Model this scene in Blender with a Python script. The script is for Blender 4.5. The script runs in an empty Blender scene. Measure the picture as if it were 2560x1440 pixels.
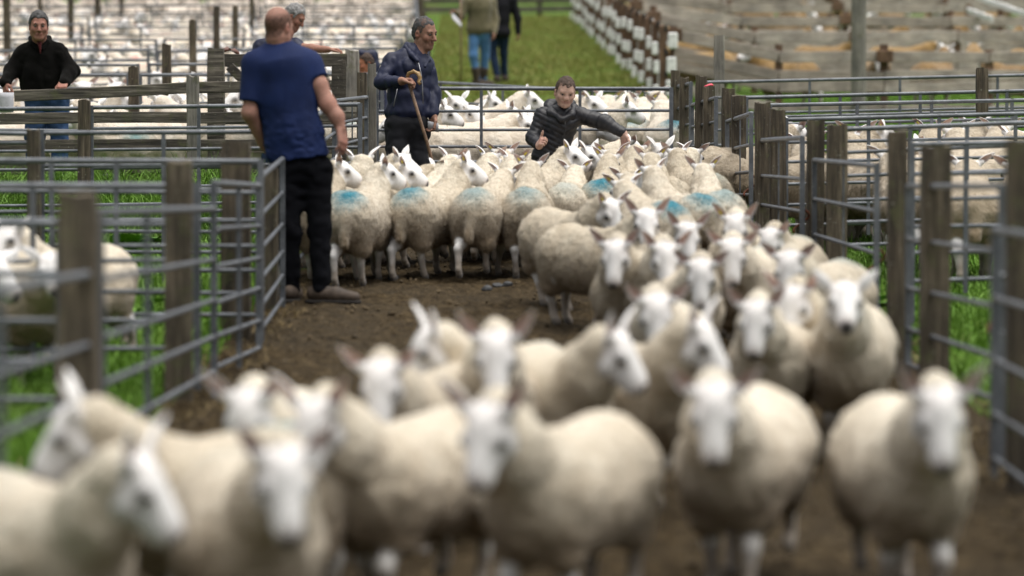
import bpy, math, random
import numpy as np
from mathutils import Matrix, Vector

# ------------------------------------------------------------------ camera, sky, sun, exposure
F = 8533.0                     # focal length in pixels of the 2560-wide photograph
CAMZ = 2.0
SLOPE = 0.0579                 # the yard climbs away from the camera
HORIZON = 450.0
scene = bpy.context.scene
cam_data = bpy.data.cameras.new("camera")
cam = bpy.data.objects.new("camera", cam_data)
scene.collection.objects.link(cam)
PITCH = math.atan((720 - HORIZON) / F)
cam.location = (0, 0, CAMZ)
cam.rotation_euler = (math.pi / 2 - PITCH, 0, 0)
cam_data.sensor_width = 36.0
cam_data.lens = 36.0 * F / 2560.0
cam_data.clip_start = 0.1
cam_data.clip_end = 2000
cam_data.dof.use_dof = True
cam_data.dof.focus_distance = 27.6
cam_data.dof.aperture_fstop = 1.6
scene.camera = cam

world = bpy.data.worlds.new("World")
scene.world = world
world.use_nodes = True
wn = world.node_tree
wbg = wn.nodes["Background"]
sky = wn.nodes.new("ShaderNodeTexSky")
sky.sky_type = 'NISHITA'
sky.sun_disc = False
sky.sun_elevation = math.radians(77)
sky.sun_rotation = math.radians(110)
sky.air_density = 1.0
sky.dust_density = 4.0
sky.ozone_density = 1.0
hsv = wn.nodes.new("ShaderNodeHueSaturation")      # an overcast sky is nearly grey
hsv.inputs["Saturation"].default_value = 0.22
wn.links.new(sky.outputs[0], hsv.inputs["Color"])
wn.links.new(hsv.outputs[0], wbg.inputs["Color"])
wbg.inputs["Strength"].default_value = 0.055

sun_data = bpy.data.lights.new("sun", 'SUN')
sun_data.energy = 1.5
sun_data.angle = math.radians(75)
sun_data.color = (1.0, 0.96, 0.9)
sun = bpy.data.objects.new("sun", sun_data)
scene.collection.objects.link(sun)
SE, SR = math.radians(77), math.radians(110)       # elevation, compass rotation (as the sky's)
sdir = Vector((math.sin(SR) * math.cos(SE), math.cos(SR) * math.cos(SE), math.sin(SE)))
sun.rotation_euler = (-sdir).to_track_quat('-Z', 'Y').to_euler()

scene.view_settings.view_transform = 'Standard'
scene.view_settings.look = 'None'
scene.view_settings.exposure = 1.5
scene.view_settings.gamma = 1.0
scene.view_settings.use_curve_mapping = False
scene.render.engine = 'CYCLES'
scene.cycles.use_denoising = True
scene.cycles.max_bounces = 6
scene.cycles.diffuse_bounces = 3
scene.cycles.glossy_bounces = 2
scene.cycles.transparent_max_bounces = 8
scene.cycles.caustics_reflective = False
scene.cycles.caustics_refractive = False

COL = scene.collection
rng = np.random.default_rng(7)
random.seed(7)

# ------------------------------------------------------------------ picture <-> place
FWD = np.array([0, math.cos(PITCH), -math.sin(PITCH)])
UPV = np.array([0, math.sin(PITCH), math.cos(PITCH)])
C0 = np.array([0, 0, CAMZ])


def ray(px, py):
    return FWD + np.array([1.0, 0, 0]) * (px - 1280) / F + UPV * (720 - py) / F


def at(px, py, s):
    """point seen at a pixel, where one metre measures s pixels"""
    return C0 + ray(px, py) * (F / s)


def sstep(a, b, x):
    t = np.clip((np.asarray(x, float) - a) / (b - a), 0, 1)
    return t * t * (3 - 2 * t)


def extra(x, y):
    x = np.asarray(x, float); y = np.asarray(y, float)
    left = 0.009 * ((y - 41) + np.sqrt((y - 41) ** 2 + 30))
    right = np.interp(y, [0, 36, 54, 62, 71, 80, 120, 400], [0, 0, -0.1, 0.05, 0.3, 0.5, 1.6, 8])
    w = sstep(2.6, 3.6, x) * sstep(34, 46, y)
    return left * (1 - w) + right * w


def ground(x, y):
    return SLOPE * np.asarray(y, float) + extra(x, y)


def on_plane(px, py, h):
    """where the ray through a pixel meets the surface h above the ground"""
    r = ray(px, py)
    t = 20.0
    lo, hi = 4.0, 200.0
    for _ in range(60):
        t = 0.5 * (lo + hi)
        p = C0 + r * t
        if p[2] > ground(p[0], p[1]) + h:
            lo = t
        else:
            hi = t
    return C0 + r * t


def gp(px, s):
    """point on the ground in the picture column px at scale s"""
    d = F / s
    x = (px - 1280) / s
    y = d
    for _ in range(8):
        z = float(ground(x, y))
        y = (d - (CAMZ - z) * math.sin(PITCH)) / math.cos(PITCH)
    return np.array([x, y, float(ground(x, y))])


# ------------------------------------------------------------------ noise
def _hash(i, j, k, seed):
    h = (i * 374761393 + j * 668265263 + k * 2147483647 + seed * 1274126177) & 0xFFFFFFFF
    h = ((h ^ (h >> 13)) * 1274126177) & 0xFFFFFFFF
    h = (h ^ (h >> 16)) & 0xFFFF
    return h.astype(np.float64) / 65535.0


def vnoise(P, seed=0):
    P = np.asarray(P, float)
    I = np.floor(P).astype(np.int64)
    f = P - I
    f = f * f * (3 - 2 * f)
    out = np.zeros(len(P))
    for dx in (0, 1):
        wx = f[:, 0] if dx else 1 - f[:, 0]
        for dy in (0, 1):
            wy = f[:, 1] if dy else 1 - f[:, 1]
            for dz in (0, 1):
                wz = f[:, 2] if dz else 1 - f[:, 2]
                out += wx * wy * wz * _hash(I[:, 0] + dx, I[:, 1] + dy, I[:, 2] + dz, seed)
    return out * 2 - 1


def fbm(P, octaves=3, seed=0):
    a, s, o = 1.0, 1.0, 0.0
    for i in range(octaves):
        o = o + a * vnoise(np.asarray(P) * s, seed + i)
        a *= 0.5; s *= 2.03
    return o


# ------------------------------------------------------------------ objects
def tag(o, label=None, cat=None, group=None, kind=None):
    if label: o["label"] = label
    if cat: o["category"] = cat
    if group: o["group"] = group
    if kind: o["kind"] = kind
    return o


def link(name, data, parent=None, mat=None, loc=None, M=None):
    o = bpy.data.objects.new(name, data)
    COL.objects.link(o)
    if parent is not None: o.parent = parent
    if mat is not None and data is not None and len(data.materials) == 0: data.materials.append(mat)
    if loc is not None: o.location = loc
    if M is not None: o.matrix_basis = M
    return o


def empty(name, loc=(0, 0, 0), rz=0.0):
    o = bpy.data.objects.new(name, None)
    o.empty_display_size = 0.1
    COL.objects.link(o)
    o.location = loc
    o.rotation_euler = (0, 0, rz)
    return o


def mk(name, V, Fc, mat=None, smooth=True, col=None, fmat=None):
    """mesh from numpy arrays; Fc an (n,3) or (n,4) array or a list of such arrays"""
    V = np.asarray(V, np.float32)
    fs = [np.asarray(f, np.int32) for f in (Fc if isinstance(Fc, list) else [Fc]) if len(f)]
    me = bpy.data.meshes.new(name)
    nl = sum(f.size for f in fs); nf = sum(len(f) for f in fs)
    me.vertices.add(len(V)); me.loops.add(nl); me.polygons.add(nf)
    me.vertices.foreach_set("co", V.ravel())
    me.loops.foreach_set("vertex_index", np.concatenate([f.ravel() for f in fs]))
    tot = np.concatenate([np.full(len(f), f.shape[1], np.int32) for f in fs])
    st = np.concatenate([[0], np.cumsum(tot)[:-1]]).astype(np.int32)
    me.polygons.foreach_set("loop_start", st)
    me.polygons.foreach_set("use_smooth", np.full(nf, smooth, bool))
    if col is not None:
        a = me.color_attributes.new("col", 'FLOAT_COLOR', 'POINT')
        a.data.foreach_set("color", np.asarray(col, np.float32).ravel())
    if mat is not None:
        for m in (mat if isinstance(mat, (list, tuple)) else [mat]): me.materials.append(m)
    if fmat is not None:
        me.polygons.foreach_set("material_index", np.asarray(fmat, np.int32))
    me.update(calc_edges=True)
    me.validate()
    return me


def box_arrays(sx, sy, sz, bev=0.0):
    """a box centred at the origin, with chamfered edges"""
    b = bev
    V = []; 
    if b <= 0:
        for x in (-1, 1):
            for y in (-1, 1):
                for z in (-1, 1): V.append((x * sx / 2, y * sy / 2, z * sz / 2))
        Fq = [(0, 1, 3, 2), (4, 6, 7, 5), (0, 4, 5, 1), (2, 3, 7, 6), (0, 2, 6, 4), (1, 5, 7, 3)]
        return np.array(V), [np.array(Fq)]
    hx, hy, hz = sx / 2, sy / 2, sz / 2
    idx = {}
    for x in (-1, 1):
        for y in (-1, 1):
            for z in (-1, 1):
                idx[(x, y, z, 0)] = len(V); V.append((x * hx, y * (hy - b), z * (hz - b)))
                idx[(x, y, z, 1)] = len(V); V.append((x * (hx - b), y * hy, z * (hz - b)))
                idx[(x, y, z, 2)] = len(V); V.append((x * (hx - b), y * (hy - b), z * hz))
    Q, T = [], []
    for s in (-1, 1):
        q = [idx[(s, -1, -1, 0)], idx[(s, 1, -1, 0)], idx[(s, 1, 1, 0)], idx[(s, -1, 1, 0)]]
        Q.append(q if s > 0 else q[::-1])
        q = [idx[(-1, s, -1, 1)], idx[(-1, s, 1, 1)], idx[(1, s, 1, 1)], idx[(1, s, -1, 1)]]
        Q.append(q if s > 0 else q[::-1])
        q = [idx[(-1, -1, s, 2)], idx[(1, -1, s, 2)], idx[(1, 1, s, 2)], idx[(-1, 1, s, 2)]]
        Q.append(q if s > 0 else q[::-1])
    for a in (-1, 1):
        for c in (-1, 1):
            q = [idx[(a, c, -1, 0)], idx[(a, c, -1, 1)], idx[(a, c, 1, 1)], idx[(a, c, 1, 0)]]
            Q.append(q if a * c > 0 else q[::-1])
            q = [idx[(a, -1, c, 0)], idx[(a, 1, c, 0)], idx[(a, 1, c, 2)], idx[(a, -1, c, 2)]]
            Q.append(q if a * c > 0 else q[::-1])
            q = [idx[(-1, a, c, 1)], idx[(-1, a, c, 2)], idx[(1, a, c, 2)], idx[(1, a, c, 1)]]
            Q.append(q if a * c > 0 else q[::-1])
    for x in (-1, 1):
        for y in (-1, 1):
            for z in (-1, 1):
                t = [idx[(x, y, z, 0)], idx[(x, y, z, 1)], idx[(x, y, z, 2)]]
                T.append(t if x * y * z > 0 else t[::-1])
    return np.array(V), [np.array(Q), np.array(T)]


def tube(path, rad, n=8, cap=True):
    """tube along a path (m,3) with radii; returns V, [quads, tris]"""
    path = np.asarray(path, float); m = len(path)
    rad = np.full(m, rad) if np.isscalar(rad) else np.asarray(rad, float)
    T = np.gradient(path, axis=0); T /= np.linalg.norm(T, axis=1)[:, None] + 1e-9
    ref = np.array([0, 0, 1.0]) if abs(T[0][2]) < 0.9 else np.array([1.0, 0, 0])
    V = []
    for i in range(m):
        a = np.cross(ref, T[i]); a /= np.linalg.norm(a) + 1e-9
        b = np.cross(T[i], a); ref = b if False else ref
        th = np.arange(n) * 2 * math.pi / n
        V.append(path[i] + rad[i] * (np.cos(th)[:, None] * a + np.sin(th)[:, None] * b))
    V = np.concatenate(V)
    Q = []
    for i in range(m - 1):
        for j in range(n):
            Q.append((i * n + j, i * n + (j + 1) % n, (i + 1) * n + (j + 1) % n, (i + 1) * n + j))
    T3 = []
    if cap:
        V = np.vstack([V, path[0], path[-1]])
        for j in range(n):
            T3.append((m * n, (j + 1) % n, j)); T3.append((m * n + 1, (m - 1) * n + j, (m - 1) * n + (j + 1) % n))
    return V, [np.array(Q), np.array(T3).reshape(-1, 3)]


# ------------------------------------------------------------------ materials
def material(name):
    m = bpy.data.materials.new(name)
    m.use_nodes = True
    nt = m.node_tree
    return m, nt, nt.nodes["Principled BSDF"]


def nd(nt, kind, **kw):
    n = nt.nodes.new(kind)
    for k, v in kw.items():
        if k in n.inputs.keys(): n.inputs[k].default_value = v
        else: setattr(n, k, v)
    return n


def ramp(nt, fac, stops):
    r = nt.nodes.new("ShaderNodeValToRGB")
    while len(r.color_ramp.elements) < len(stops): r.color_ramp.elements.new(0.5)
    for e, (p, c) in zip(r.color_ramp.elements, stops):
        e.position = p; e.color = (*c, 1) if len(c) == 3 else c
    nt.links.new(fac, r.inputs[0])
    return r


def mixc(nt, fac, a, b, blend='MIX'):
    m = nt.nodes.new("ShaderNodeMix"); m.data_type = 'RGBA'; m.blend_type = blend
    for s, v in ((0, fac), (6, a), (7, b)):
        if isinstance(v, (int, float)): m.inputs[s].default_value = v
        elif isinstance(v, tuple): m.inputs[s].default_value = (*v, 1) if len(v) == 3 else v
        else: nt.links.new(v, m.inputs[s])
    return m.outputs[2]


def mathn(nt, op, a, b=None, clamp=False):
    m = nt.nodes.new("ShaderNodeMath"); m.operation = op; m.use_clamp = clamp
    for s, v in ((0, a), (1, b)):
        if v is None: continue
        if isinstance(v, (int, float)): m.inputs[s].default_value = v
        else: nt.links.new(v, m.inputs[s])
    return m.outputs[0]


def noise(nt, vec, scale, detail=4, rough=0.55):
    n = nt.nodes.new("ShaderNodeTexNoise")
    n.inputs["Scale"].default_value = scale; n.inputs["Detail"].default_value = detail
    n.inputs["Roughness"].default_value = rough
    if vec is not None: nt.links.new(vec, n.inputs["Vector"])
    return n.outputs["Fac"]


def coords(nt, which="Object", scale=None):
    t = nt.nodes.new("ShaderNodeTexCoord")
    o = t.outputs[which]
    if scale is None: return o
    mp = nt.nodes.new("ShaderNodeMapping"); mp.inputs["Scale"].default_value = scale
    nt.links.new(o, mp.inputs["Vector"])
    return mp.outputs[0]


def geopos(nt, scale=None):
    g = nt.nodes.new("ShaderNodeNewGeometry")
    if scale is None: return g.outputs["Position"]
    mp = nt.nodes.new("ShaderNodeMapping"); mp.inputs["Scale"].default_value = scale
    nt.links.new(g.outputs["Position"], mp.inputs["Vector"])
    return mp.outputs[0]


def bump(nt, bsdf, h, strength=0.4, dist=0.01):
    b = nt.nodes.new("ShaderNodeBump"); b.inputs["Strength"].default_value = strength
    b.inputs["Distance"].default_value = dist
    nt.links.new(h, b.inputs["Height"]); nt.links.new(b.outputs[0], bsdf.inputs["Normal"])
    return b


def wood_mat(name, c0, c1, c2, moss=0.0, axis=2, world_rand=True):
    """weathered timber: long grain along one local axis, knots, lichen"""
    m, nt, b = material(name)
    oi = nt.nodes.new("ShaderNodeObjectInfo")
    tc = nt.nodes.new("ShaderNodeTexCoord")
    add = nt.nodes.new("ShaderNodeVectorMath"); add.operation = 'ADD'
    mul = nt.nodes.new("ShaderNodeVectorMath"); mul.operation = 'SCALE'; mul.inputs["Scale"].default_value = 37.0
    cmb = nt.nodes.new("ShaderNodeCombineXYZ")
    nt.links.new(oi.outputs["Random"], cmb.inputs[0]); nt.links.new(oi.outputs["Random"], cmb.inputs[1])
    nt.links.new(cmb.outputs[0], mul.inputs[0])
    g = geopos(nt)
    nt.links.new(g, add.inputs[0]); nt.links.new(mul.outputs[0], add.inputs[1])
    mp = nt.nodes.new("ShaderNodeMapping")
    sc = [14, 14, 14]; sc[axis] = 0.9
    mp.inputs["Scale"].default_value = sc
    nt.links.new(add.outputs[0], mp.inputs["Vector"])
    n1 = noise(nt, mp.outputs[0], 3.0, 6, 0.65)
    n2 = noise(nt, add.outputs[0], 3.2, 4, 0.6)
    base = ramp(nt, n1, [(0.28, c0), (0.5, c1), (0.72, c2)]).outputs[0]
    var = ramp(nt, n2, [(0.3, (0.55, 0.55, 0.55)), (0.7, (1.15, 1.12, 1.08))]).outputs[0]
    c = mixc(nt, 1.0, base, var, 'MULTIPLY')
    tone = ramp(nt, oi.outputs["Random"], [(0.0, (0.72, 0.7, 0.68)), (1.0, (1.15, 1.15, 1.15))]).outputs[0]
    c = mixc(nt, 1.0, c, tone, 'MULTIPLY')
    if moss > 0:
        n3 = noise(nt, add.outputs[0], 9.0, 5, 0.7)
        k = ramp(nt, n3, [(0.62 - 0.25 * moss, (0, 0, 0)), (0.72 - 0.2 * moss, (1, 1, 1))]).outputs[0]
        c = mixc(nt, mathn(nt, 'MULTIPLY', k, 0.6), c, (0.085, 0.09, 0.035))
        n4 = noise(nt, add.outputs[0], 46.0, 3, 0.6)
        k2 = ramp(nt, n4, [(0.66, (0, 0, 0)), (0.72, (1, 1, 1))]).outputs[0]
        c = mixc(nt, mathn(nt, 'MULTIPLY', k2, 0.55), c, (0.36, 0.37, 0.3))
    nt.links.new(c, b.inputs["Base Color"])
    b.inputs["Roughness"].default_value = 0.85
    bump(nt, b, n1, 0.8, 0.012)
    return m


def galv_mat():
    m, nt, b = material("galvanised_steel")
    p = geopos(nt)
    n1 = noise(nt, p, 7.0, 5, 0.65)
    n2 = noise(nt, p, 60.0, 3, 0.6)
    c = ramp(nt, n1, [(0.3, (0.07, 0.076, 0.085)), (0.55, (0.13, 0.14, 0.155)), (0.75, (0.21, 0.225, 0.24))]).outputs[0]
    k = ramp(nt, n2, [(0.6, (0, 0, 0)), (0.68, (1, 1, 1))]).outputs[0]
    c = mixc(nt, mathn(nt, 'MULTIPLY', k, 0.45), c, (0.29, 0.3, 0.31))
    n3 = noise(nt, p, 3.1, 6, 0.7)
    r = ramp(nt, n3, [(0.68, (0, 0, 0)), (0.74, (1, 1, 1))]).outputs[0]
    c = mixc(nt, mathn(nt, 'MULTIPLY', r, 0.6), c, (0.12, 0.055, 0.03))
    nt.links.new(c, b.inputs["Base Color"])
    b.inputs["Metallic"].default_value = 0.35
    b.inputs["Roughness"].default_value = 0.48
    bump(nt, b, n2, 0.15, 0.003)
    return m


def plain_mat(name, c, rough=0.8, metal=0.0, var=0.25, scale=20.0, bmp=0.0, bscale=120.0, sheen=0.0):
    m, nt, b = material(name)
    p = coords(nt, "Object")
    n = noise(nt, p, scale, 4, 0.6)
    lo = tuple(x * (1 - var) for x in c); hi = tuple(min(1, x * (1 + var)) for x in c)
    nt.links.new(ramp(nt, n, [(0.3, lo), (0.7, hi)]).outputs[0], b.inputs["Base Color"])
    b.inputs["Roughness"].default_value = rough
    b.inputs["Metallic"].default_value = metal
    if sheen: b.inputs["Sheen Weight"].default_value = sheen
    if bmp > 0: bump(nt, b, noise(nt, p, bscale, 3, 0.6), bmp, 0.004)
    return m


GALV = galv_mat()
WOOD_POST = wood_mat("weathered_post", (0.02, 0.016, 0.011), (0.075, 0.06, 0.04), (0.19, 0.16, 0.115), moss=0.3, axis=2)
WOOD_DARK = wood_mat("mossy_plank", (0.02, 0.018, 0.015), (0.085, 0.075, 0.06), (0.22, 0.2, 0.165), moss=0.3, axis=0)
WOOD_TAN = wood_mat("pale_plank", (0.28, 0.235, 0.2), (0.46, 0.405, 0.36), (0.6, 0.56, 0.52), moss=0.0, axis=0)
WOOD_REDPOST = wood_mat("brown_post", (0.09, 0.05, 0.03), (0.17, 0.1, 0.06), (0.27, 0.18, 0.12), moss=0.0, axis=2)
WOOD_POLE = wood_mat("grey_pole", (0.11, 0.105, 0.09), (0.2, 0.19, 0.17), (0.3, 0.29, 0.26), moss=0.25, axis=2)
WHITE_PAINT = plain_mat("white_paint", (0.72, 0.72, 0.7), 0.6, 0, 0.25, 9.0)
RUST = plain_mat("rusty_iron", (0.12, 0.035, 0.015), 0.85, 0.1, 0.5, 30.0)
BLACK_RUBBER = plain_mat("black_plastic", (0.015, 0.015, 0.016), 0.6)

# ------------------------------------------------------------------ organic bodies: smooth unions of tapered limbs, meshed once
class Body:
    """distance field of tapered limbs and ellipsoids, smoothly joined"""
    def __init__(self): self.p = []; self.disp = None

    def cone(self, a, b, ra, rb, k=0.03, op=1):
        self.p.append((0, np.asarray(a, float), np.asarray(b, float), ra, rb, k, op)); return self

    def ell(self, c, r, R=None, k=0.03, op=1):
        self.p.append((1, np.asarray(c, float), np.asarray(r, float), None if R is None else np.asarray(R, float), 0, k, op)); return self

    def ball(self, c, r, k=0.02, op=1): return self.cone(c, np.asarray(c, float) + (0, 0, 1e-4), r, r, k, op)

    def chain(self, pts, rad, k=0.02):
        for i in range(len(pts) - 1): self.cone(pts[i], pts[i + 1], rad[i], rad[i + 1], k)
        return self

    def bounds(self, pad=0.05):
        lo = np.full(3, 1e9); hi = -lo
        for t, a, b, c, d, k, op in self.p:
            if op < 0: continue
            if t == 0:
                for q, r in ((a, c), (b, d)): lo = np.minimum(lo, q - r); hi = np.maximum(hi, q + r)
            else:
                r = b.max() if c is not None else b
                lo = np.minimum(lo, a - r); hi = np.maximum(hi, a + r)
        return lo - pad, hi + pad

    def __call__(self, P):
        d = None
        for t, a, b, c, e, k, op in self.p:
            if t == 0:
                ba = b - a; pa = P - a
                h = np.clip((pa @ ba) / (ba @ ba), 0, 1)
                q = pa - h[:, None] * ba
                dd = np.sqrt(np.einsum('ij,ij->i', q, q)) - (c + (e - c) * h)
            else:
                q = P - a
                if c is not None: q = q @ c.T      # rows of c are the ellipsoid's axes
                k0 = np.linalg.norm(q / b, axis=1); k1 = np.linalg.norm(q / (b * b), axis=1) + 1e-9
                dd = k0 * (k0 - 1.0) / k1
                dd = np.where(k0 < 0.05, -b.min(), dd)
            if d is None: d = dd
            elif op > 0:
                h = np.maximum(k - np.abs(d - dd), 0) / k
                d = np.minimum(d, dd) - h * h * k * 0.25
            else:
                h = np.maximum(k - np.abs(d + dd), 0) / k
                d = np.maximum(d, -dd) + h * h * k * 0.25
        if self.disp is not None: d = d + self.disp(P)
        return d


def polygonise(f, lo, hi, h):
    """surface nets over a sparse grid"""
    step = 4
    n = (np.ceil((hi - lo) / h / step).astype(int) + 1) * step + 1
    nc = (n - 1) // step + 1
    ax = [lo[i] + np.arange(nc[i]) * h * step for i in range(3)]
    G = np.stack(np.meshgrid(*ax, indexing='ij'), -1).reshape(-1, 3)
    dc = f(G).reshape(nc)
    near = np.abs(dc) < h * step * 1.9
    big = np.repeat(np.repeat(np.repeat(dc, step, 0), step, 1), step, 2)
    o = step // 2
    D = np.full(n, 1.0)
    src = [np.clip((np.arange(n[i]) + o) // step, 0, nc[i] - 1) for i in range(3)]
    D = dc[np.ix_(*src)].copy()
    M = near[np.ix_(*src)]
    I = np.argwhere(M)
    P = lo + I * h
    out = np.empty(len(P))
    for a in range(0, len(P), 200000): out[a:a + 200000] = f(P[a:a + 200000])
    D[I[:, 0], I[:, 1], I[:, 2]] = out
    S = D < 0
    cs = [S[i:n[0] - 1 + i, j:n[1] - 1 + j, k:n[2] - 1 + k] for i in (0, 1) for j in (0, 1) for k in (0, 1)]
    cnt = sum(c.astype(np.int8) for c in cs)
    act = (cnt > 0) & (cnt < 8)
    A = np.argwhere(act)
    vid = np.full(act.shape, -1, np.int64); vid[act] = np.arange(len(A))
    offs = [(i, j, k) for i in (0, 1) for j in (0, 1) for k in (0, 1)]
    dv = [D[A[:, 0] + i, A[:, 1] + j, A[:, 2] + k] for i, j, k in offs]
    acc = np.zeros((len(A), 3)); num = np.zeros(len(A))
    for p in range(8):
        for q in range(p + 1, 8):
            a, b = np.array(offs[p]), np.array(offs[q])
            if np.abs(a - b).sum() != 1: continue
            m = (dv[p] < 0) != (dv[q] < 0)
            t = np.where(m, dv[p] / np.where(m, dv[p] - dv[q], 1), 0)
            acc += np.where(m[:, None], a + t[:, None] * (b - a), 0); num += m
    V = lo + (A + acc / num[:, None]) * h
    Q = []
    for axn in range(3):
        u, v = (axn + 1) % 3, (axn + 2) % 3
        sl0 = [slice(1, n[i] - 1) for i in range(3)]; sl1 = list(sl0)
        sl0[axn] = slice(0, n[axn] - 1); sl1[axn] = slice(1, n[axn])
        a, b = S[tuple(sl0)], S[tuple(sl1)]
        E = np.argwhere(a != b)
        if not len(E): continue
        flip = a[E[:, 0], E[:, 1], E[:, 2]]
        base = E.copy(); base[:, u] += 1; base[:, v] += 1
        def cell(du, dvv):
            c = base.copy(); c[:, u] -= du; c[:, v] -= dvv
            return vid[c[:, 0], c[:, 1], c[:, 2]]
        q = np.stack([cell(1, 1), cell(0, 1), cell(0, 0), cell(1, 0)], 1)
        q[~flip] = q[~flip][:, ::-1]
        Q.append(q)
    Q = np.concatenate(Q)
    Q = Q[(Q >= 0).all(1)]
    return V, Q


def mesh_of(body, h, pad=0.05):
    lo, hi = body.bounds(pad)
    return polygonise(body, lo, hi, h)


def normals_of(V, Q):
    a = V[Q[:, 2]] - V[Q[:, 0]]; b = V[Q[:, 3]] - V[Q[:, 1]]
    fn = np.cross(a, b)
    N = np.zeros_like(V)
    for i in range(4): np.add.at(N, Q[:, i], fn)
    return N / (np.linalg.norm(N, axis=1)[:, None] + 1e-12)

# ------------------------------------------------------------------ ground
def ground_mat():
    m, nt, b = material("rough_pasture")
    p = geopos(nt)
    n1 = noise(nt, p, 0.9, 5, 0.6); n2 = noise(nt, p, 9.0, 5, 0.7); n3 = noise(nt, p, 70.0, 3, 0.6)
    g = ramp(nt, n2, [(0.25, (0.035, 0.075, 0.012)), (0.5, (0.075, 0.14, 0.02)), (0.75, (0.13, 0.19, 0.035))]).outputs[0]
    dry = ramp(nt, n2, [(0.3, (0.07, 0.05, 0.025)), (0.7, (0.15, 0.115, 0.055))]).outputs[0]
    k = ramp(nt, n1, [(0.52, (0, 0, 0)), (0.66, (1, 1, 1))]).outputs[0]
    c = mixc(nt, mathn(nt, 'MULTIPLY', k, 0.7), g, dry)
    nt.links.new(c, b.inputs["Base Color"])
    b.inputs["Roughness"].default_value = 0.95
    b.inputs["Specular IOR Level"].default_value = 0.1
    bump(nt, b, mathn(nt, 'ADD', n2, mathn(nt, 'MULTIPLY', n3, 0.5)), 0.9, 0.05)
    return m


def mud_mat():
    m, nt, b = material("trodden_mud")
    p = geopos(nt)
    n1 = noise(nt, p, 1.1, 5, 0.6); n2 = noise(nt, p, 11.0, 6, 0.7); n3 = noise(nt, p, 45.0, 4, 0.65); n4 = noise(nt, p, 130.0, 2, 0.5)
    c = ramp(nt, n2, [(0.25, (0.018, 0.0125, 0.0065)), (0.5, (0.072, 0.051, 0.027)), (0.72, (0.165, 0.122, 0.07))]).outputs[0]
    c2 = ramp(nt, n3, [(0.3, (0.4, 0.38, 0.35)), (0.62, (1.2, 1.2, 1.15))]).outputs[0]
    c = mixc(nt, 0.9, c, c2, 'MULTIPLY')
    k = ramp(nt, n1, [(0.4, (0, 0, 0)), (0.62, (1, 1, 1))]).outputs[0]
    c = mixc(nt, mathn(nt, 'MULTIPLY', k, 0.45), c, (0.05, 0.038, 0.022))
    nt.links.new(c, b.inputs["Base Color"])
    r = ramp(nt, n1, [(0.4, (0.98, 0.98, 0.98)), (0.65, (0.75, 0.75, 0.75))]).outputs[0]
    nt.links.new(r, b.inputs["Roughness"])
    b.inputs["Specular IOR Level"].default_value = 0.12
    bump(nt, b, mathn(nt, 'ADD', n2, mathn(nt, 'ADD', mathn(nt, 'MULTIPLY', n3, 0.7), mathn(nt, 'MULTIPLY', n4, 0.3))), 1.0, 0.06)
    return m


GROUND = ground_mat(); MUD = mud_mat()


def grid(xs, ys, zf):
    X, Y = np.meshgrid(xs, ys, indexing='xy')
    Z = zf(X.ravel(), Y.ravel())
    V = np.stack([X.ravel(), Y.ravel(), Z], 1)
    nx, ny = len(xs), len(ys)
    i = np.arange(ny - 1)[:, None] * nx + np.arange(nx - 1)[None]
    i = i.ravel()
    return V, np.stack([i, i + 1, i + nx + 1, i + nx], 1)


def lane_left(y): return np.interp(y, [0, 12, 19, 28, 33], [-1.75, -1.62, -1.55, -1.5, -1.35])
def lane_right(y): return np.interp(y, [0, 14, 25, 33], [2.2, 2.15, 1.95, 1.7])


def zg(x, y):
    P = np.stack([x, y, np.zeros_like(x)], 1)
    inl = (x > lane_left(y) - 0.12) & (x < lane_right(y) + 0.15) & (y > 3.4) & (y < 31.6)
    return ground(x, y) - 0.03 + 0.025 * fbm(P * 1.7, 3, 11) - np.where(inl, 0.12, 0.0)


xs = np.concatenate([[-300, -150, -80, -40], np.arange(-24, 24.1, 0.4), [40, 80, 150, 300]])
ys = np.concatenate([np.arange(-6, 60, 0.4), np.arange(60, 140, 1.5), [160, 200, 260, 340, 450]])
V, Q = grid(xs, ys, zg)
tag(link("ground", mk("ground", V, Q, GROUND)), kind="structure")


u = np.linspace(0, 1, 150); ys = np.arange(3.0, 31.5, 0.03)
U, Y = np.meshgrid(u, ys, indexing='xy'); U = U.ravel(); Y = Y.ravel()
wob = 0.10 * vnoise(np.stack([Y * 1.3, U * 0, U * 0 + np.round(U)], 1), 5)
X = (lane_left(Y) - 0.22) * (1 - U) + (lane_right(Y) + 0.25) * U + wob * (np.abs(U - 0.5) * 2) ** 3
P = np.stack([X, Y, 0 * X], 1)
edge = np.minimum(U, 1 - U) * 4.0
Z = ground(X, Y) - 0.004 + 0.012 * fbm(P * 3.0, 2, 21) + 0.022 * np.maximum(0, fbm(P * 11.0, 3, 22)) + 0.008 * fbm(P * 32.0, 2, 23)
Z -= 0.09 * (1 - sstep(0.0, 0.14, edge))
nx = len(u); i = (np.arange(len(ys) - 1)[:, None] * nx + np.arange(nx - 1)[None]).ravel()
mud = link("mud_lane", mk("mud_lane", np.stack([X, Y, Z], 1), np.stack([i, i + 1, i + nx + 1, i + nx], 1), MUD))
tag(mud, kind="structure")

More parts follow.
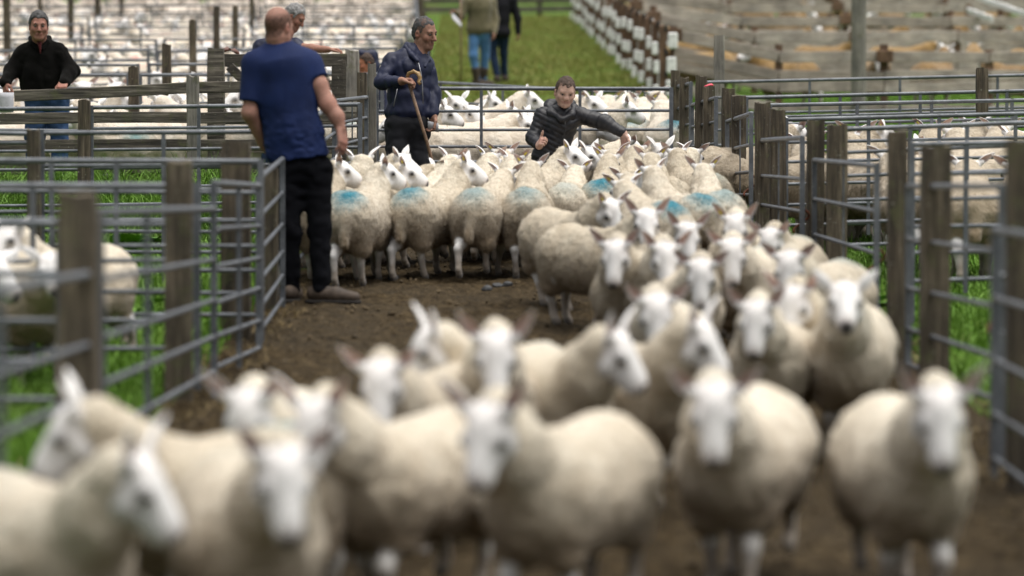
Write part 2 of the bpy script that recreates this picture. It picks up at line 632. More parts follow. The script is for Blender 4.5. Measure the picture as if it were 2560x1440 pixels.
# ------------------------------------------------------------------ metal hurdles and gates
def unit_tube(name, r_n, mat, square=False):
    n = r_n
    th = (np.arange(n) + 0.5) * 2 * math.pi / n
    ring = np.stack([np.cos(th), np.sin(th)], 1) / (math.cos(math.pi / 4) if square else 1.0)
    V = np.concatenate([np.c_[np.zeros(n), ring], np.c_[np.ones(n), ring]])
    Qd = [(j, (j + 1) % n, n + (j + 1) % n, n + j) for j in range(n)]
    if square:
        return mk(name, V, [np.array(Qd), np.array([(3, 2, 1, 0), (4, 5, 6, 7)])], mat, False)
    V = np.vstack([V, (0, 0, 0), (1, 0, 0)])
    T = [(2 * n, (j + 1) % n, j) for j in range(n)] + [(2 * n + 1, n + j, n + (j + 1) % n) for j in range(n)]
    return mk(name, V, [np.array(Qd), np.array(T)], mat, True)


ROD = unit_tube("rail_tube", 8, GALV)
SQ = unit_tube("upright_section", 4, GALV, True)


def seg(name, mesh, parent, a, b, r):
    a, b = Vector(a), Vector(b)
    d = b - a
    R = d.to_track_quat('X', 'Z').to_matrix().to_4x4()
    o = link(name, mesh, parent)
    o.matrix_basis = Matrix.Translation(a) @ R @ Matrix.Diagonal((d.length, r, r, 1))
    return o


def hurdle(a, b, za, zb, label, heights=(0, 0.2, 0.38, 0.54, 0.69, 0.83), ups=(0.0, 0.5, 1.0), group=None, r=0.015, name="metal_hurdle", cat="hurdle", foot=0.08, chain=False, rod=None):
    """a galvanised hurdle from ground plan point a to b, top rail at za and zb; heights measured down from it"""
    a = np.asarray(a, float)[:2]; b = np.asarray(b, float)[:2]
    root = empty(name, (a[0], a[1], float(ground(a[0], a[1]))))
    o = np.array([a[0], a[1], float(ground(a[0], a[1]))])
    A = np.array([a[0], a[1], za]) - o; B = np.array([b[0], b[1], zb]) - o
    for i, hgt in enumerate(heights):
        e = random.uniform(-0.006, 0.006)
        seg("rail", ROD, root, A - (0, 0, hgt + e), B - (0, 0, hgt - e), r * (1.15 if i == 0 else 0.88))
    for t in ups:
        p = A + (B - A) * t
        top = p + (0, 0, 0.012)
        gz = float(ground(p[0] + o[0], p[1] + o[1])) - o[2]
        low = p - (0, 0, heights[-1] + foot)
        if t in (0.0, 1.0): low[2] = max(gz - 0.03, low[2] - 0.35) if low[2] > gz else low[2]
        seg("upright", SQ, root, low, top, r * (1.1 if t in (0.0, 1.0) else 0.85))
    if rod is not None:
        p = A + (B - A) * rod
        seg("tie_rod", ROD, root, p - (0, 0.03, heights[-1]), p + (0, -0.03, 0.0), 0.006)
    if chain:
        p = A + (B - A) * 0.02 - (0, 0.02, 0.45)
        pts = [p + np.array([0.05 * math.sin(t * 5), -0.03 * math.cos(t * 5), -0.16 * t]) for t in np.linspace(0, 1, 14)]
        v, f = tube(pts, 0.008, 6)
        link("chain", mk("chain", v, f, RUST), root)
    tag(root, label, cat, group)
    return root


# ------------------------------------------------------------------ timber
def post_mesh(w, dpt, hgt, seed, rough=0.006):
    """square-sawn post: slightly twisted, worn and split top"""
    r = np.random.default_rng(seed)
    nz = max(6, int(hgt / 0.09)); per = []
    n = 5
    for sgn, (ax, ay) in enumerate(((1, 0), (0, 1), (-1, 0), (0, -1))):
        for j in range(n):
            t = j / n * 2 - 1
            if ax: per.append((ax * 0.5, ax * t * 0.5))
            else: per.append((-ay * t * 0.5, ay * 0.5))
    per = np.array(per)
    # soften the corners
    L = np.abs(per).sum(1); per *= np.where(L > 0.92, 0.965, 1.0)[:, None]
    m = len(per); V = []
    for i in range(nz + 1):
        t = i / nz
        ring = per * (w, dpt) * (1 + 0.02 * math.sin(i * 1.3 + seed))
        z = np.full(m, t * hgt)
        if i >= nz - 1:
            z = z + (0.014 * vnoise(np.c_[ring * 25, np.full(m, seed)], seed) * (1 if i == nz else 0.3))
            if i == nz: ring = ring * 0.95
        off = rough * fbm(np.c_[ring * 18, np.full(m, t * hgt * 1.5 + seed * 7)], 2, seed)
        nn = ring / (np.linalg.norm(ring, axis=1)[:, None] + 1e-9)
        V.append(np.c_[ring + nn * off[:, None], z])
    V = np.concatenate(V)
    Qd = [(i * m + j, i * m + (j + 1) % m, (i + 1) * m + (j + 1) % m, (i + 1) * m + j) for i in range(nz) for j in range(m)]
    V = np.vstack([V, (0.004, 0, hgt - 0.012)])
    T = [(len(V) - 1, nz * m + j, nz * m + (j + 1) % m) for j in range(m)]
    return V, [np.array(Qd), np.array(T)]


def post(px=None, s=None, top=None, w=0.13, d=None, h=None, label="", xy=None, group=None, mat=None, rz=0.0, lean=0.0, name="fence_post", cat="post", sink=0.25):
    p = gp(px, s) if xy is None else np.array([xy[0], xy[1], float(ground(xy[0], xy[1]))])
    if h is None:
        h = at(px, top, s)[2] - p[2]
    sd = random.randint(1, 9999)
    v, f = post_mesh(w, d or w, h + sink, sd)
    v[:, 2] -= sink
    o = link(name, mk(name, v, f, mat or WOOD_POST, False), loc=p)
    o.rotation_euler = (random.uniform(-0.015, 0.015), lean + random.uniform(-0.012, 0.012), rz)
    tag(o, label, cat, group)
    return o


def plank(name, parent, a, b, tall, thick, mat, seed=None, o=None):
    """a sawn board from a to b (centre line), its own slightly uneven box"""
    a = np.asarray(a, float); b = np.asarray(b, float)
    L = np.linalg.norm(b - a); sd = seed if seed is not None else random.randint(1, 9999)
    nx = max(3, int(L / 0.35))
    V = []
    rr = np.random.default_rng(sd)
    for i in range(nx + 1):
        x = L * i / nx
        wv = 0.006 * math.sin(i * 0.9 + sd); th = tall * (1 + rr.uniform(-0.02, 0.02))
        c = 0.006
        for (y, z) in ((-thick / 2, -th / 2 + c), (-thick / 2, th / 2 - c), (-thick / 2 + c, th / 2), (thick / 2 - c, th / 2), (thick / 2, th / 2 - c), (thick / 2, -th / 2 + c), (thick / 2 - c, -th / 2), (-thick / 2 + c, -th / 2)):
            V.append((x, y, z + wv))
    n = 8
    Qd = [(i * n + j, (i + 1) * n + j, (i + 1) * n + (j + 1) % n, i * n + (j + 1) % n) for i in range(nx) for j in range(n)]
    me = mk(name, np.array(V), [np.array(Qd), np.array([list(range(n)), [nx * n + j for j in range(n)][::-1]])], mat, False)
    d = Vector(b - a)
    ob = link(name, me, parent)
    R = d.to_track_quat('X', 'Z').to_matrix().to_4x4()
    ob.matrix_basis = Matrix.Translation(Vector(a)) @ R
    return ob


# ------------------------------------------------------------------ sheep
def sheep_mat(name, golden=False):
    m, nt, b = material(name)
    va = nt.nodes.new("ShaderNodeVertexColor"); va.layer_name = "col"
    sep = nt.nodes.new("ShaderNodeSeparateColor"); nt.links.new(va.outputs[0], sep.inputs[0])
    wool, pink, dark = sep.outputs[0], sep.outputs[1], sep.outputs[2]
    oc = coords(nt, "Object")
    oi = nt.nodes.new("ShaderNodeObjectInfo")
    def oattr(n):
        a = nt.nodes.new("ShaderNodeAttribute"); a.attribute_type = 'OBJECT'; a.attribute_name = n
        return a.outputs["Fac"]
    n1 = noise(nt, oc, 7.0, 5, 0.65)
    n2 = noise(nt, oc, 55.0, 4, 0.7)
    n3 = noise(nt, oc, 150.0, 3, 0.6)
    if golden:
        wc = ramp(nt, n1, [(0.3, (0.19, 0.11, 0.03)), (0.7, (0.33, 0.205, 0.06))]).outputs[0]
    else:
        wc = ramp(nt, n1, [(0.25, (0.66, 0.575, 0.45)), (0.5, (0.76, 0.69, 0.57)), (0.75, (0.82, 0.775, 0.67))]).outputs[0]
    fib = ramp(nt, n2, [(0.3, (0.76, 0.73, 0.68)), (0.6, (1.1, 1.1, 1.08))]).outputs[0]
    wc = mixc(nt, 0.8, wc, fib, 'MULTIPLY')
    tone = ramp(nt, oi.outputs["Random"], [(0.0, (0.82, 0.79, 0.74)), (1.0, (1.1, 1.1, 1.1))]).outputs[0]
    wc = mixc(nt, 1.0, wc, tone, 'MULTIPLY')
    # muddy flanks, belly and breech, with their shade painted in: browner lower down
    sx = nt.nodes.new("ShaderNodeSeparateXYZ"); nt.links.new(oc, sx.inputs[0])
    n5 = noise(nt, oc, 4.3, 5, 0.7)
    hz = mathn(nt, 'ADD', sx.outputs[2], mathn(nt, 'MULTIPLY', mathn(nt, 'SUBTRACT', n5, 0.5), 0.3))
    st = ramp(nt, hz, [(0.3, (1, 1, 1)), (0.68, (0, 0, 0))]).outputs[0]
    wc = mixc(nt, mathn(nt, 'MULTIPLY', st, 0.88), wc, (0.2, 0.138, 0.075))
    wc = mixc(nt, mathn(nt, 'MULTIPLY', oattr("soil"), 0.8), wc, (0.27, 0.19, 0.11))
    wc = mixc(nt, mathn(nt, 'MULTIPLY', oattr("clean"), 0.75), wc, ramp(nt, n1, [(0.3, (0.62, 0.52, 0.42)), (0.7, (0.8, 0.73, 0.66))]).outputs[0])
    hair = ramp(nt, n2, [(0.3, (0.58, 0.565, 0.55)), (0.7, (0.74, 0.73, 0.715))]).outputs[0]
    hair = mixc(nt, mathn(nt, 'MULTIPLY', va.outputs["Alpha"], 0.75), hair, (0.16, 0.11, 0.06))
    c = mixc(nt, wool, hair, wc)
    c = mixc(nt, mathn(nt, 'MULTIPLY', pink, 0.7), c, (0.58, 0.27, 0.2))
    c = mixc(nt, dark, c, (0.022, 0.018, 0.018))
    # blue spray on the rump, red or green marks elsewhere
    def spot(cx, cy, cz, r0, r1, amount, colour, c):
        vm = nt.nodes.new("ShaderNodeVectorMath"); vm.operation = 'DISTANCE'
        nt.links.new(oc, vm.inputs[0]); vm.inputs[1].default_value = (cx, cy, cz)
        dd = mathn(nt, 'ADD', vm.outputs["Value"], mathn(nt, 'MULTIPLY', mathn(nt, 'SUBTRACT', n2, 0.5), 0.22))
        dd = mathn(nt, 'ADD', dd, mathn(nt, 'MULTIPLY', mathn(nt, 'SUBTRACT', n1, 0.5), 0.1))
        k = ramp(nt, dd, [(r0, (1, 1, 1)), (r1, (0, 0, 0))]).outputs[0]
        k = mathn(nt, 'MULTIPLY', mathn(nt, 'MULTIPLY', k, amount), wool, True)
        return mixc(nt, k, c, colour)
    c = spot(-0.36, 0.0, 0.68, 0.05, 0.21, oattr("dye"), (0.002, 0.19, 0.26), c)
    c = spot(0.12, 0.02, 0.71, 0.02, 0.17, oattr("red"), (0.62, 0.12, 0.09), c)
    c = spot(0.0, 0.2, 0.55, 0.02, 0.16, oattr("flank"), (0.03, 0.32, 0.38), c)
    nt.links.new(c, b.inputs["Base Color"])
    b.inputs["Roughness"].default_value = 0.95
    b.inputs["Specular IOR Level"].default_value = 0.12
    b.inputs["Sheen Weight"].default_value = 0.25
    b.inputs["Sheen Roughness"].default_value = 0.6
    hh = mathn(nt, 'MULTIPLY', mathn(nt, 'ADD', n2, mathn(nt, 'MULTIPLY', n3, 0.6)), wool)
    bump(nt, b, hh, 0.9, 0.016)
    return m


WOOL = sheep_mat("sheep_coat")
GOLD = sheep_mat("golden_sheep_coat", True)
EYE = plain_mat("sheep_eye", (0.012, 0.009, 0.008), 0.15, 0, 0.1)
TAGY = plain_mat("yellow_ear_tag", (0.72, 0.6, 0.08), 0.5, 0, 0.1)


def rot(yaw, pitch):
    cy, sy, cp, sp = math.cos(yaw), math.sin(yaw), math.cos(pitch), math.sin(pitch)
    d = np.array([cy * cp, sy * cp, sp]); w = np.array([-sy, cy, 0.0]); u = np.cross(d, w)
    return d, w, u


PROTO = {}


def leaf_ear(base, axis, wide, face, L, W, curl=0.35):
    """a cupped ear: thin closed shell; returns V, Q, pink mask"""
    nu, nv = 9, 7
    V = []; pk = []
    for layer in (0, 1):
        for i in range(nu):
            t = i / (nu - 1)
            w = W * (math.sin(math.pi * min(1, 0.12 + 0.86 * t) ** 0.8)) ** 0.8 * (1 - 0.25 * t)
            if i == nu - 1: w = 0.002
            for j in range(nv):
                a = (j / (nv - 1)) * 2 - 1
                cup = (1 - a * a) * w * 0.75
                edge = 1 - a * a
                p = base + axis * (L * t) + wide * (a * w) - face * (cup - 0.01 * t * t)
                p = p - face * (0.006 * edge if layer else 0.0)
                V.append(p); pk.append(0.0 if layer else min(1, (1 - abs(a)) * 2.2) * (1 - t) ** 0.3)
    V = np.array(V); Q = []
    n = nu * nv
    for i in range(nu - 1):
        for j in range(nv - 1):
            a = i * nv + j
            Q.append((a, a + 1, a + nv + 1, a + nv)); Q.append((n + a + nv, n + a + nv + 1, n + a + 1, n + a))
    for i in range(nu - 1):
        a = i * nv
        Q.append((a + nv, n + a + nv, n + a, a)); b = a + nv - 1
        Q.append((b, n + b, n + b + nv, b + nv))
    return V, np.array(Q), np.array(pk)


def sheep_proto(key, poll, yaw, pitch, phase=0.0, h=0.0105, ear_up=0.45, ear_back=0.15, ear_turn=0.9, hs=1.09, earL=0.125, fleece=0, seed=1, shorn=0.0, bend=0.0, wide=1.0, golden=False):
    yaw, pitch = math.radians(yaw), math.radians(pitch)
    r = np.random.default_rng(seed)
    W = Body(); H = Body()
    k = 0.07
    W.cone((-0.25, 0, 0.475), (0.2, 0, 0.465), 0.212 * wide, 0.2 * wide, k)
    W.ell((-0.03, 0, 0.44), (0.34, 0.235 * wide, 0.2), k=k)
    W.ell((-0.33, 0, 0.5), (0.16, 0.19 * wide, 0.175), k=k)
    W.ell((0.27, 0, 0.47), (0.16, 0.165 * wide, 0.185), k=k)
    for s in (-1, 1):
        W.cone((-0.3, s * 0.095, 0.47), (-0.335, s * 0.115, 0.3), 0.145, 0.082, k)
        W.cone((0.2, s * 0.095, 0.46), (0.22, s * 0.105, 0.3), 0.13, 0.07, k)
    W.cone((-0.455, 0, 0.55), (-0.5, 0.0, 0.34), 0.05, 0.042, 0.035)
    poll = np.array(poll, float)
    d, w, u = rot(yaw, pitch)
    d0, _, _ = rot(yaw * 0.45, pitch * 0.4)
    nb = np.array([0.26, 0, 0.52])
    nend = poll - d * 0.03 - u * 0.035
    mid = nb * 0.45 + nend * 0.55 + np.array([0.03, 0, 0.0])
    W.cone(nb, mid, 0.17, 0.128, k); W.cone(mid, nend, 0.128, 0.088, 0.05)
    # head, short white hair
    e = lambda x, y, z: poll + (d * x + w * y + u * z) * hs
    H.ell(e(0.012, 0, 0), np.array((0.08, 0.071, 0.074)) * hs, np.array([d, w, u]), 0.03)
    H.cone(e(0.05, 0, 0.004), e(0.155, 0, 0), 0.066 * hs, 0.046 * hs, 0.035)
    H.cone(e(0.03, 0, -0.05), e(0.15, 0, -0.032), 0.048 * hs, 0.031 * hs, 0.035)
    H.cone(e(0.03, 0, 0.05), e(0.15, 0, 0.028), 0.022 * hs, 0.02 * hs, 0.03)
    H.ball(e(0.182, 0, -0.004), 0.036 * hs, 0.03)
    H.ball(e(0.168, 0, -0.034), 0.026 * hs, 0.02)
    for s in (-1, 1):
        H.ball(e(0.07, s * 0.054, 0.026), 0.026 * hs, 0.02)
        H.ball(e(0.05, s * 0.047, -0.043), 0.035 * hs, 0.03)
        H.ball(e(0.095, s * 0.062, -0.004), 0.02, 0.022, -1)
        H.cone(e(-0.01, s * 0.05, 0.03), e(-0.015, s * 0.085, 0.05), 0.027, 0.02, 0.02)
        H.cone(e(0.212, s * 0.012, 0.012), e(0.216, s * 0.026, -0.004), 0.007, 0.006, 0.008, -1)
    H.cone(e(0.215, -0.03, -0.024), e(0.215, 0.03, -0.024), 0.005, 0.005, 0.008, -1)
    # legs
    hooves = []
    sw = [math.sin(phase), math.sin(phase + math.pi), math.sin(phase + 2.4), math.sin(phase + 5.4)]
    for i, (fx, s) in enumerate(((1, 1), (1, -1), (0, 1), (0, -1))):
        q = sw[i]; lift = 0.06 * max(0, math.cos(phase + i * 1.7)) if phase else 0.0
        if fx:
            a = np.array([0.22, s * 0.095, 0.34]); kn = np.array([0.23 + 0.07 * q + lift * 0.5, s * 0.09, 0.2 + lift * 0.2])
            ft = np.array([0.225 + 0.13 * q - lift, s * 0.085, 0.065 + lift])
            H.chain([a, kn, ft], [0.056, 0.032, 0.023], 0.02)
            H.ball(kn, 0.034, 0.02)
        else:
            a = np.array([-0.27, s * 0.11, 0.36]); hk = np.array([-0.4 + 0.1 * q, s * 0.1, 0.235 + lift * 0.4])
            ft = np.array([-0.37 + 0.15 * q - lift * 0.6, s * 0.09, 0.07 + lift])
            H.chain([a, hk, ft], [0.085, 0.035, 0.024], 0.02)
            H.ball(hk, 0.036, 0.02)
        hf = ft + np.array([0.028, 0, -0.045])
        H.cone(ft, hf, 0.027, 0.03, 0.015); H.ball(hf + (0.012, 0, -0.002), 0.026, 0.01)
        hooves.append(hf)
    lump = 0.008
    W.disp = lambda P: lump * fbm(P * 15.0 + seed * 3.1, 2, seed) - 0.007 * np.abs(vnoise(P * np.array([34.0, 34.0, 22.0]), seed + 5))
    class Both:
        def __call__(self, P):
            a, b = W(P), H(P)
            kk = 0.022
            hh = np.maximum(kk - np.abs(a - b), 0) / kk
            return np.minimum(a, b) - hh * hh * kk * 0.25
    lo1, hi1 = W.bounds(); lo2, hi2 = H.bounds()
    lo, hi = np.minimum(lo1, lo2), np.maximum(hi1, hi2)
    V, Q = polygonise(Both(), lo, hi, h)
    dw, dh = W(V), H(V)
    wool = sstep(-0.010, 0.010, dh - dw)
    N = normals_of(V, Q)
    dark = np.zeros(len(V)); pink = np.zeros(len(V)); dirt = np.zeros(len(V))
    nose = e(0.214, 0, -0.002)
    dark = np.maximum(dark, 0.95 * (1 - sstep(0.024, 0.044, np.linalg.norm(V - nose, axis=1))))
    for s in (-1, 1):
        ep = e(0.074, s * 0.074, 0.027)
        dark = np.maximum(dark, 0.72 * (1 - sstep(0.014, 0.04, np.linalg.norm(V - ep, axis=1))))
    mo = e(0.2, 0, -0.03)
    dark = np.maximum(dark, 0.35 * (1 - sstep(0.01, 0.03, np.linalg.norm(V - mo, axis=1))))
    for hf in hooves:
        dd = np.linalg.norm((V - hf) * (1, 1, 1.3), axis=1)
        dark = np.maximum(dark, 0.8 * (1 - sstep(0.028, 0.042, dd)))
        dirt = np.maximum(dirt, 1 - sstep(0.08, 0.2, np.linalg.norm((V - hf) * (1, 1, 0.8), axis=1) + 0.05 * vnoise(V * 22, 3)))
    pink = 0.22 * (1 - sstep(0.03, 0.075, np.linalg.norm(V - nose, axis=1))) + 0.12 * (1 - sstep(0.05, 0.12, np.linalg.norm(V - poll, axis=1))) * (1 - wool)
    col = np.stack([wool, pink, dark, dirt], 1)
    # ears
    Vs, Qs, Cs = [V], [Q], [col]
    n0 = len(V); tagpos = []
    for s in (-1, 1):
        ax = w * s * 0.8 + (u * 0.35 + np.array([0, 0, 0.65])) * ear_up - d * ear_back * (1 + math.sin(pitch)); ax /= np.linalg.norm(ax)
        base = poll + (w * s * 0.07 + u * 0.045 - d * 0.012) * hs
        dh = np.array([d[0], d[1], 0.0]); dh /= np.linalg.norm(dh)
        face = dh * ear_turn + w * s * 0.35; face -= ax * (face @ ax); face /= np.linalg.norm(face)
        wd = np.cross(ax, face)
        ve, qe, pk = leaf_ear(base, ax, wd, face, earL, 0.033)
        Vs.append(ve); Qs.append(qe + n0); n0 += len(ve)
        z = np.zeros(len(ve)); Cs.append(np.stack([z, pk, z, z], 1))
        tagpos.append((base + ax * 0.05 + face * 0.0, ax, wd, face))
    V = np.concatenate(Vs); Q = np.concatenate(Qs); col = np.concatenate(Cs)
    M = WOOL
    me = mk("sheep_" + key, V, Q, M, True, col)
    fl = None
    if fleece:
        wl = np.where(wool > 0.6)[0]
        pick = wl[r.integers(0, len(wl), fleece)]
        P = Vs[0][pick] + r.normal(0, h * 0.4, (fleece, 3)); Nn = N[pick]
        lean = r.normal(0, 0.28, (fleece, 3)) + np.array([-0.3, 0, -0.75])
        T = Nn * 0.62 + lean; T /= np.linalg.norm(T, axis=1)[:, None]
        side = np.cross(T, Nn + r.normal(0, 0.6, (fleece, 3))); side /= np.linalg.norm(side, axis=1)[:, None] + 1e-9
        L = r.uniform(0.010, 0.024, fleece)[:, None]; wd = r.uniform(0.001, 0.0021, fleece)[:, None]
        P = P - Nn * 0.004
        A = np.stack([P - side * wd, P + side * wd, P + T * L], 1).reshape(-1, 3)
        fc = np.zeros((len(A), 4)); fc[:, 0] = 1
        fl = mk("fleece_" + key, A, np.arange(len(A)).reshape(-1, 3), M, False, fc)
    PROTO[key] = dict(hs=hs, mesh=me, fleece=fl, poll=poll, d=d, w=w, u=u, tag=tagpos, n=len(V))


def icos(r, n=2):
    bm_v = []; bm_f = []
    nu, nv = 6 + 4 * n, 4 + 2 * n
    for i in range(nv + 1):
        a = math.pi * i / nv
        for j in range(nu):
            b = 2 * math.pi * j / nu
            bm_v.append((r * math.sin(a) * math.cos(b), r * math.sin(a) * math.sin(b), r * math.cos(a)))
    for i in range(nv):
        for j in range(nu):
            bm_f.append((i * nu + j, (i + 1) * nu + j, (i + 1) * nu + (j + 1) % nu, i * nu + (j + 1) % nu))
    return np.array(bm_v), np.array(bm_f)


_v, _f = icos(0.0145, 1)
EYE_MESH = mk("sheep_eye", _v, _f, EYE)
_v, _f = box_arrays(0.034, 0.014, 0.006, 0.002)
TAG_MESH = mk("ear_tag", _v, _f, TAGY, False)

sheep_proto("walk", (0.6, 0, 0.765), 0, -60, 0.9, fleece=34000, seed=1, hs=1.08, earL=0.15, ear_up=1.15)
sheep_proto("walk2", (0.61, 0.01, 0.745), 14, -64, 2.6, fleece=0, seed=2, hs=1.08, earL=0.14, ear_up=0.85, ear_back=0.2)
sheep_proto("walkL", (0.58, 0.04, 0.77), 42, -48, 4.2, fleece=34000, seed=3, hs=1.08, earL=0.15, ear_up=1.155)
sheep_proto("up", (0.51, 0, 0.78), 6, -30, 0.6, fleece=34000, seed=4, ear_up=0.75, ear_turn=-0.35)
sheep_proto("upL", (0.47, 0.06, 0.8), 68, -26, 0.0, fleece=34000, seed=5, ear_up=0.85, ear_turn=-0.1)
sheep_proto("low", (0.6, 0, 0.72), -6, -36, 1.8, fleece=34000, seed=6, ear_up=0.6, ear_turn=-0.2)
# lighter versions for the far pens
sheep_proto("farup", (0.48, 0, 0.82), 30, -30, 0.5, h=0.021, seed=7, ear_up=0.6)
sheep_proto("farlow", (0.58, 0, 0.7), -20, -45, 1.5, h=0.021, seed=8)
sheep_proto("farside", (0.5, 0.05, 0.8), 60, -25, 0.0, h=0.021, seed=9, ear_up=0.7)


def slope_rot():
    return Matrix.Rotation(math.atan(SLOPE), 4, 'X')


def put_sheep(key, root, heading, scale=1.0, mirror=False, label="", group="", dye=0.0, red=0.0, flank=0.0, clean=0.0, soil=None, tagside=0, fleece=True, name="sheep", gold=False, cat="sheep", parts=True, sz=None, wy=1.0):
    """heading: 0 faces the camera, 90 faces the right of the picture, 180 faces away"""
    p = PROTO[key]
    a = math.radians(heading)
    yaw = math.atan2(-math.cos(a), math.sin(a))
    o = bpy.data.objects.new(name, p["mesh"])
    COL.objects.link(o)
    S = Matrix.Diagonal((scale, (-scale if mirror else scale) * wy, scale * (sz or 1.0), 1))
    o.matrix_basis = Matrix.Translation(Vector(root)) @ slope_rot() @ Matrix.Rotation(yaw, 4, 'Z') @ S
    o["dye"] = float(dye); o["red"] = float(red); o["flank"] = float(flank); o["clean"] = float(clean); so = random.uniform(0, 0.28) if soil is None else soil; o["soil"] = float(so)
    if gold:
        o.material_slots[0].link = 'OBJECT'; o.material_slots[0].material = GOLD
    tag(o, label, cat, group)
    if parts:
        for s in (-1, 1):
            e = p["poll"] + (p["d"] * 0.077 + p["w"] * s * 0.0725 + p["u"] * 0.027) * p["hs"]
            link("eye", EYE_MESH, o, loc=e)
        if fleece and p["fleece"] is not None:
            f = link("fleece", p["fleece"], o)
            f["dye"] = float(dye); f["red"] = float(red); f["flank"] = float(flank); f["clean"] = float(clean); f["soil"] = float(so)
        for s in ((-1, 1) if tagside == 2 else ((tagside,) if tagside else ())):
            b, ax, wd, fc = p["tag"][0 if s < 0 else 1]
            R = Matrix((tuple(ax), tuple(wd), tuple(fc))).transposed().to_4x4()
            link("ear_tag", TAG_MESH, o, M=Matrix.Translation(Vector(b + fc * 0.004)) @ R)
    return o


def local_to(key, which, mirror, scale):
    p = PROTO[key]
    v = p["poll"].copy() if which == "poll" else np.array([-0.33, 0, 0.69])
    if mirror: v[1] = -v[1]
    return v * scale


def aim_sheep(key, which, px, py, heading, s=None, scale=1.0, mirror=False, **kw):
    """stand a sheep so that its poll or rump shows at a pixel (at scale s when given)"""
    v = local_to(key, which, mirror, scale)
    a = math.radians(heading)
    yaw = math.atan2(-math.cos(a), math.sin(a))
    wv = slope_rot() @ (Matrix.Rotation(yaw, 4, 'Z') @ Vector(v))
    if s is None:
        P = on_plane(px, py, v[2])
    else:
        P = at(px, py, s)
    x, y = P[0] - wv.x, P[1] - wv.y
    return put_sheep(key, (x, y, float(ground(x, y)) - 0.004), heading, scale, mirror, **kw)

# ------------------------------------------------------------------ fences of the yard
def pan(pa, pb, label, **kw):
    """hurdle given by its top corners as (pixel x, pixel y, scale)"""
    A, B = at(*pa), at(*pb)
    return hurdle(A, B, A[2], B[2], label, **kw)


LG = "hurdles along the left of the lane"; RG = "gates along the right of the lane"
# left of the lane, near to far
pan((-330, 783, 1080), (220, 685, 726), "blurred galvanised hurdle nearest the camera at left edge of lane", heights=(0, 0.24, 0.42, 0.58, 0.74), ups=(0, 0.5, 1), group=LG, r=0.0142)
pan((250, 531, 715), (534, 521, 522), "galvanised hurdle between the two thickest timber posts left of the lane", heights=(0, 0.24, 0.44, 0.61, 0.78), ups=(0, 0.34, 1), group=LG, r=0.0142)
pan((534, 460, 520), (648, 462, 457), "galvanised hurdle ending just left of the man in the blue polo shirt", heights=(0, 0.22, 0.4, 0.57, 0.74, 0.89), ups=(0, 0.52, 1), group=LG, r=0.0142)
pan((646, 446, 452), (706, 398, 405), "galvanised hurdle climbing behind the legs of the man in blue polo", heights=(0, 0.21, 0.4, 0.57, 0.72, 0.86), ups=(0, 1), group=LG, r=0.0142)
pan((722, 330, 398), (836, 262, 330), "galvanised hurdle hidden behind the man in the blue polo shirt", heights=(0, 0.21, 0.4, 0.57, 0.72, 0.86), ups=(0, 0.5, 1), group=LG)
pan((843, 253, 328), (916, 242, 304), "galvanised gate by the tall post left of the man with a stick", heights=(0, 0.17, 0.34, 0.5, 0.66, 0.8), ups=(0, 1), group=LG, rod=0.5)
# cross hurdles in the pens on the left
LC = "cross hurdles in the grass pens on the left"
def cross(px0, px1, y, s, label, **kw):
    return pan((px0, y, s), (px1, y + kw.pop("dy", 0), s * kw.pop("sr", 1.0)), label, group=LC, **kw)
cross(-420, 492, 466, 512, "hurdle across the left grass pens ending at the notched blurred post", ups=(0, 0.55, 1), heights=(0, 0.19, 0.37, 0.52, 0.66, 0.8), dy=-4)
cross(-300, 652, 400, 452, "hurdle across the left pens with top rail level with the blurred post tops", ups=(0, 0.45, 0.62, 1), heights=(0, 0.17, 0.33, 0.47, 0.6, 0.73, 0.85), dy=4)
cross(104, 690, 331, 394, "hurdle between slim post and blue polo man in left grass pen", ups=(0, 0.52, 1), heights=(0, 0.21, 0.36, 0.5, 0.63, 0.76, 0.88))
cross(-160, 84, 333, 394, "short hurdle at far left edge ending at the slim grey post", ups=(0, 1), heights=(0, 0.06, 0.19, 0.33, 0.5, 0.63, 0.76, 0.88))
cross(228, 900, 268, 332, "hurdle in front of the plank fence, right of the lichen topped post", ups=(0, 0.4, 1), heights=(0, 0.16, 0.32, 0.46, 0.6, 0.73, 0.85), dy=-6)
cross(-150, 206, 272, 332, "hurdle in front of the man in black fleece, ending at lichen topped post", ups=(0, 1), heights=(0, 0.16, 0.32, 0.46, 0.6, 0.73, 0.85))
cross(-600, 150, 560, 640, "strongly blurred hurdle low at the left edge of the picture", ups=(0, 0.6, 1), heights=(0, 0.2, 0.38, 0.54, 0.69), dy=-4)
# right of the lane, near to far
pan((2900, 640, 890), (2488, 572, 622), "blurred galvanised gate nearest the camera at right edge of lane", heights=(0, 0.27, 0.53, 0.74, 0.92), ups=(0, 0.55, 1), group=RG, r=0.0142)
pan((2505, 467, 600), (2272, 465, 497), "galvanised gate hung on the thick blurred post right of the lane", heights=(0, 0.27, 0.51, 0.72, 0.9), ups=(0, 1), group=RG, r=0.0142, chain=True)
pan((2192, 413, 457), (2036, 402, 387), "galvanised gate behind the sheep with pricked ears at right of lane", heights=(0, 0.25, 0.48, 0.7, 0.88), ups=(0, 1), group=RG, r=0.0142, chain=True, rod=0.5)
pan((2006, 345, 388), (1893, 351, 342), "galvanised gate with rusty chain, third from the front right of lane", heights=(0, 0.26, 0.47, 0.66, 0.82), ups=(0, 1), group=RG, chain=True, rod=0.5)
pan((1878, 285, 336), (1818, 303, 308), "galvanised gate beside the sheep crowd's right edge, fourth from front", heights=(0, 0.23, 0.43, 0.6, 0.76, 0.9), ups=(0, 1), group=RG, chain=True, rod=0.45)
